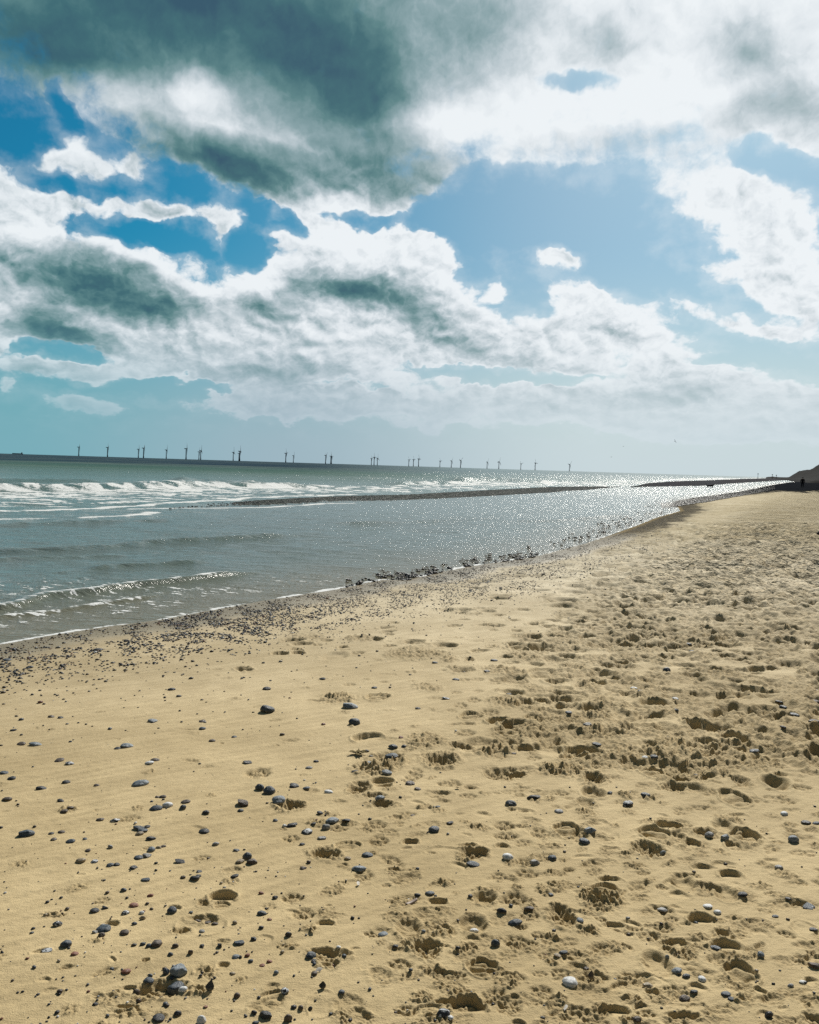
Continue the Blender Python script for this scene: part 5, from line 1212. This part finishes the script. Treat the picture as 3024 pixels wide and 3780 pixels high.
# ------------------------------------------------------------------ dogs
mdog = simple('black_fur', (.010, .010, .011), .9, .1); mfur2 = simple('white_fur', (.5, .5, .48), .9, .1)
def dog(loc, rz, sc, label, lying=False):
    o = empty('dog', loc, rz, label, 'dog', None, sc)
    L_ = 0.0
    V = [(-.34,0,.44,.115),(-.12,0,.46,.12),(.12,0,.45,.135),(.28,0,.47,.125),(.40,0,.57,.075),(.47,0,.64,.068),(.55,0,.635,.062),(.68,0,.60,.032),
         (-.44,0,.50,.035),(-.52,0,.62,.024),(-.54,0,.76,.016),
         (-.36,.09,.36,.075),(-.30,.10,.22,.04),(-.40,.10,.13,.026),(-.37,.10,.02,.026),(-.33,.10,.015,.022),
         (-.36,-.09,.36,.075),(-.26,-.10,.22,.04),(-.34,-.10,.13,.026),(-.31,-.10,.02,.026),(-.27,-.10,.015,.022),
         (.26,.09,.36,.06),(.27,.10,.20,.032),(.28,.10,.02,.026),(.32,.10,.015,.022),(.26,-.09,.36,.06),(.33,-.10,.20,.032),(.34,-.10,.02,.026),(.38,-.10,.015,.022)]
    E = [(0,1),(1,2),(2,3),(3,4),(4,5),(5,6),(6,7),(0,8),(8,9),(9,10),(0,11),(11,12),(12,13),(13,14),(14,15),(0,16),(16,17),(17,18),(18,19),(19,20),(3,21),(21,22),(22,23),(23,24),(3,25),(25,26),(26,27),(27,28)]
    if lying:      # lying on its belly, legs tucked under
        V = [(-.30,0,.165,.165),(-.10,0,.16,.145),(.10,0,.17,.14),(.26,0,.20,.125),(.36,0,.32,.075),(.42,0,.40,.068),(.50,0,.40,.06),(.62,0,.37,.032),
             (-.36,.12,.08,.04),(-.30,.22,.05,.028),(-.22,.30,.04,.018),
             (-.26,.13,.12,.085),(-.10,.18,.07,.045),(-.20,.20,.035,.03),(-.08,.21,.03,.026),
             (-.26,-.13,.12,.085),(-.10,-.18,.07,.045),(-.20,-.20,.035,.03),(-.08,-.21,.03,.026),
             (.24,.11,.12,.055),(.26,.12,.04,.035),(.45,.12,.03,.026),(.24,-.11,.12,.055),(.26,-.12,.04,.035),(.45,-.12,.03,.026)]
        E = [(0,1),(1,2),(2,3),(3,4),(4,5),(5,6),(6,7),(0,8),(8,9),(9,10),(0,11),(11,12),(12,13),(13,14),(0,15),(15,16),(16,17),(17,18),(3,19),(19,20),(20,21),(3,22),(22,23),(23,24)]
    skin('body', V, E, mdog, o, 2)
    hz_ = .70 if not lying else .46; hx = .46 if not lying else .41
    for s_ in (-1, 1):
        skin('ear', [(hx, s_ * .055, hz_ - .01, .022), (hx - .01, s_ * .085, hz_ - .05, .028, .012), (hx - .01, s_ * .09, hz_ - .11, .016, .008)], [(0, 1), (1, 2)], mdog, o, 1)
    return o
xd, yd = on_plane(2622, 1799.5, SEA)
rzv = -math.atan2(float(xd), float(yd))
dog((float(xd), float(yd), SEA - .28), rzv, 1.32, 'black dog wading through the glittering lagoon with its tail raised')
xl, yl, zl = sea_or_beach(3024, 1970)
dog2 = dog((xl + .27, yl, gz(xl, yl) - .02), -math.atan2(xl, yl), .82, 'black dog lying on the trampled upper beach behind the footprints', True)

# ------------------------------------------------------------------ shells, weed, feather
mshell = simple('shell', (.62, .58, .52), .5, .4, .35, 30.0); mrazor = simple('razor_shell', (.30, .22, .17), .45, .4, .6, 60.0); mweed = simple('dry_weed', (.16, .12, .04), .8, .2, .5, 40.0)
def at_tile(t_, x, y):
    px, py = tile(t_, x, y); X_, Y_, Z_ = sea_or_beach(px, py); return X_, Y_, gz(X_, Y_), math.hypot(X_, Y_)
X_, Y_, Z_, D_ = at_tile('E', 875, 826)
bm = bmesh.new(); ln = .058; rg = []
for i in range(15):
    u = i / 14 * 2 - 1; w_ = .0085 * (1 - abs(u) ** 6) ** .5 + .0004
    rg.append([(u * ln / 1.0 * .62, w_ * math.cos(a), .0025 + .004 * math.sin(a) + .002 * u * u) for a in [PI * k_ / 8 for k_ in range(9)]] + [(u * ln * .62, w_ * .86 * math.cos(a), .0018 + .003 * math.sin(a)) for a in [PI * k_ / 8 for k_ in range(8, -1, -1)]])
rings(bm, rg); me = bm_mesh('razor_shell', bm); me.materials.append(mrazor)
o = link('razor_shell', me, label='long brown razor shell with a pale edge on open sand', category='shell'); o.location = (X_, Y_, Z_ + .002); o.rotation_euler = (0, -.08, R(38)); o.scale = (.9, 1.1, 1.4)
def fan(name, t_, x, y, size, rot, tilt, label, m_):
    X_, Y_, Z_, D_ = at_tile(t_, x, y)
    bm = bmesh.new(); n_ = 18; rows = []
    for i in range(7):
        r_ = i / 6
        rows.append([bm.verts.new((size * r_ * math.sin(a) * 1.0, size * r_ * math.cos(a), size * (.42 * math.sin(r_ * PI * .55) * math.cos(a * .8) * .6 + .02 * math.sin(a * 16) * r_))) for a in [(-1.15 + 2.3 * k_ / n_) for k_ in range(n_ + 1)]])
    for a_, b_ in zip(rows[:-1], rows[1:]):
        for i in range(n_): bm.faces.new((a_[i], a_[i + 1], b_[i + 1], b_[i]))
    bmesh.ops.remove_doubles(bm, verts=bm.verts[:], dist=1e-5)
    me = bm_mesh(name, bm); me.materials.append(m_)
    o = link(name, me, label=label, category='shell', group='broken shells on the near sand'); o.location = (X_, Y_, Z_ + size * .1); o.rotation_euler = (tilt, 0, rot)
fan('cockle_shell', 'H', 295, 545, .016, .6, .5, 'pale fan shell leaning on a small brown stone', mshell)
fan('cockle_shell', 'H', 252, 283, .020, 2.2, .9, 'white broken shell splinter before the shadowed crescent print', mshell)
fan('cockle_shell', 'E', 548, 714, .018, 1.4, .5, 'pinkish shell piece in crumbled sand before the big angular stone', mshell)
fan('cockle_shell', 'I', 110, 742, .018, 4.4, .4, 'thin white shell edge beside a small pit low on the beach', mshell)
fan('cockle_shell', 'E', 1165, 103, .016, 3.0, .6, 'white shell chip inside a wide shallow print', mshell)
X_, Y_, Z_, D_ = at_tile('B', 535, 735)
bm = bmesh.new(); pw = random.Random(4)
for q in range(9):
    a0 = pw.uniform(0, 6.28); ln = pw.uniform(.05, .085); up = pw.uniform(.3, 1.3); prev = None
    for i in range(7):
        u = i / 6; rr = ln * u; w_ = .014 * math.sin(PI * min(u + .12, 1)) + .002
        cx_, cy_, cz_ = rr * math.cos(a0) * math.cos(up * (1 - u * .7)), rr * math.sin(a0) * math.cos(up * (1 - u * .7)), rr * math.sin(up) * (1 - .55 * u)
        a_ = bm.verts.new((cx_ - w_ * math.sin(a0), cy_ + w_ * math.cos(a0), cz_ + pw.uniform(-.004, .004))); b_ = bm.verts.new((cx_ + w_ * math.sin(a0), cy_ - w_ * math.cos(a0), cz_ + pw.uniform(-.004, .004)))
        if prev: bm.faces.new((prev[0], a_, b_, prev[1]))
        prev = (a_, b_)
me = bm_mesh('seaweed', bm); me.materials.append(mweed)
o = link('seaweed', me, label='dry yellow-brown seaweed tuft beside a slate stone', category='seaweed'); o.location = (X_, Y_, Z_ + .004)
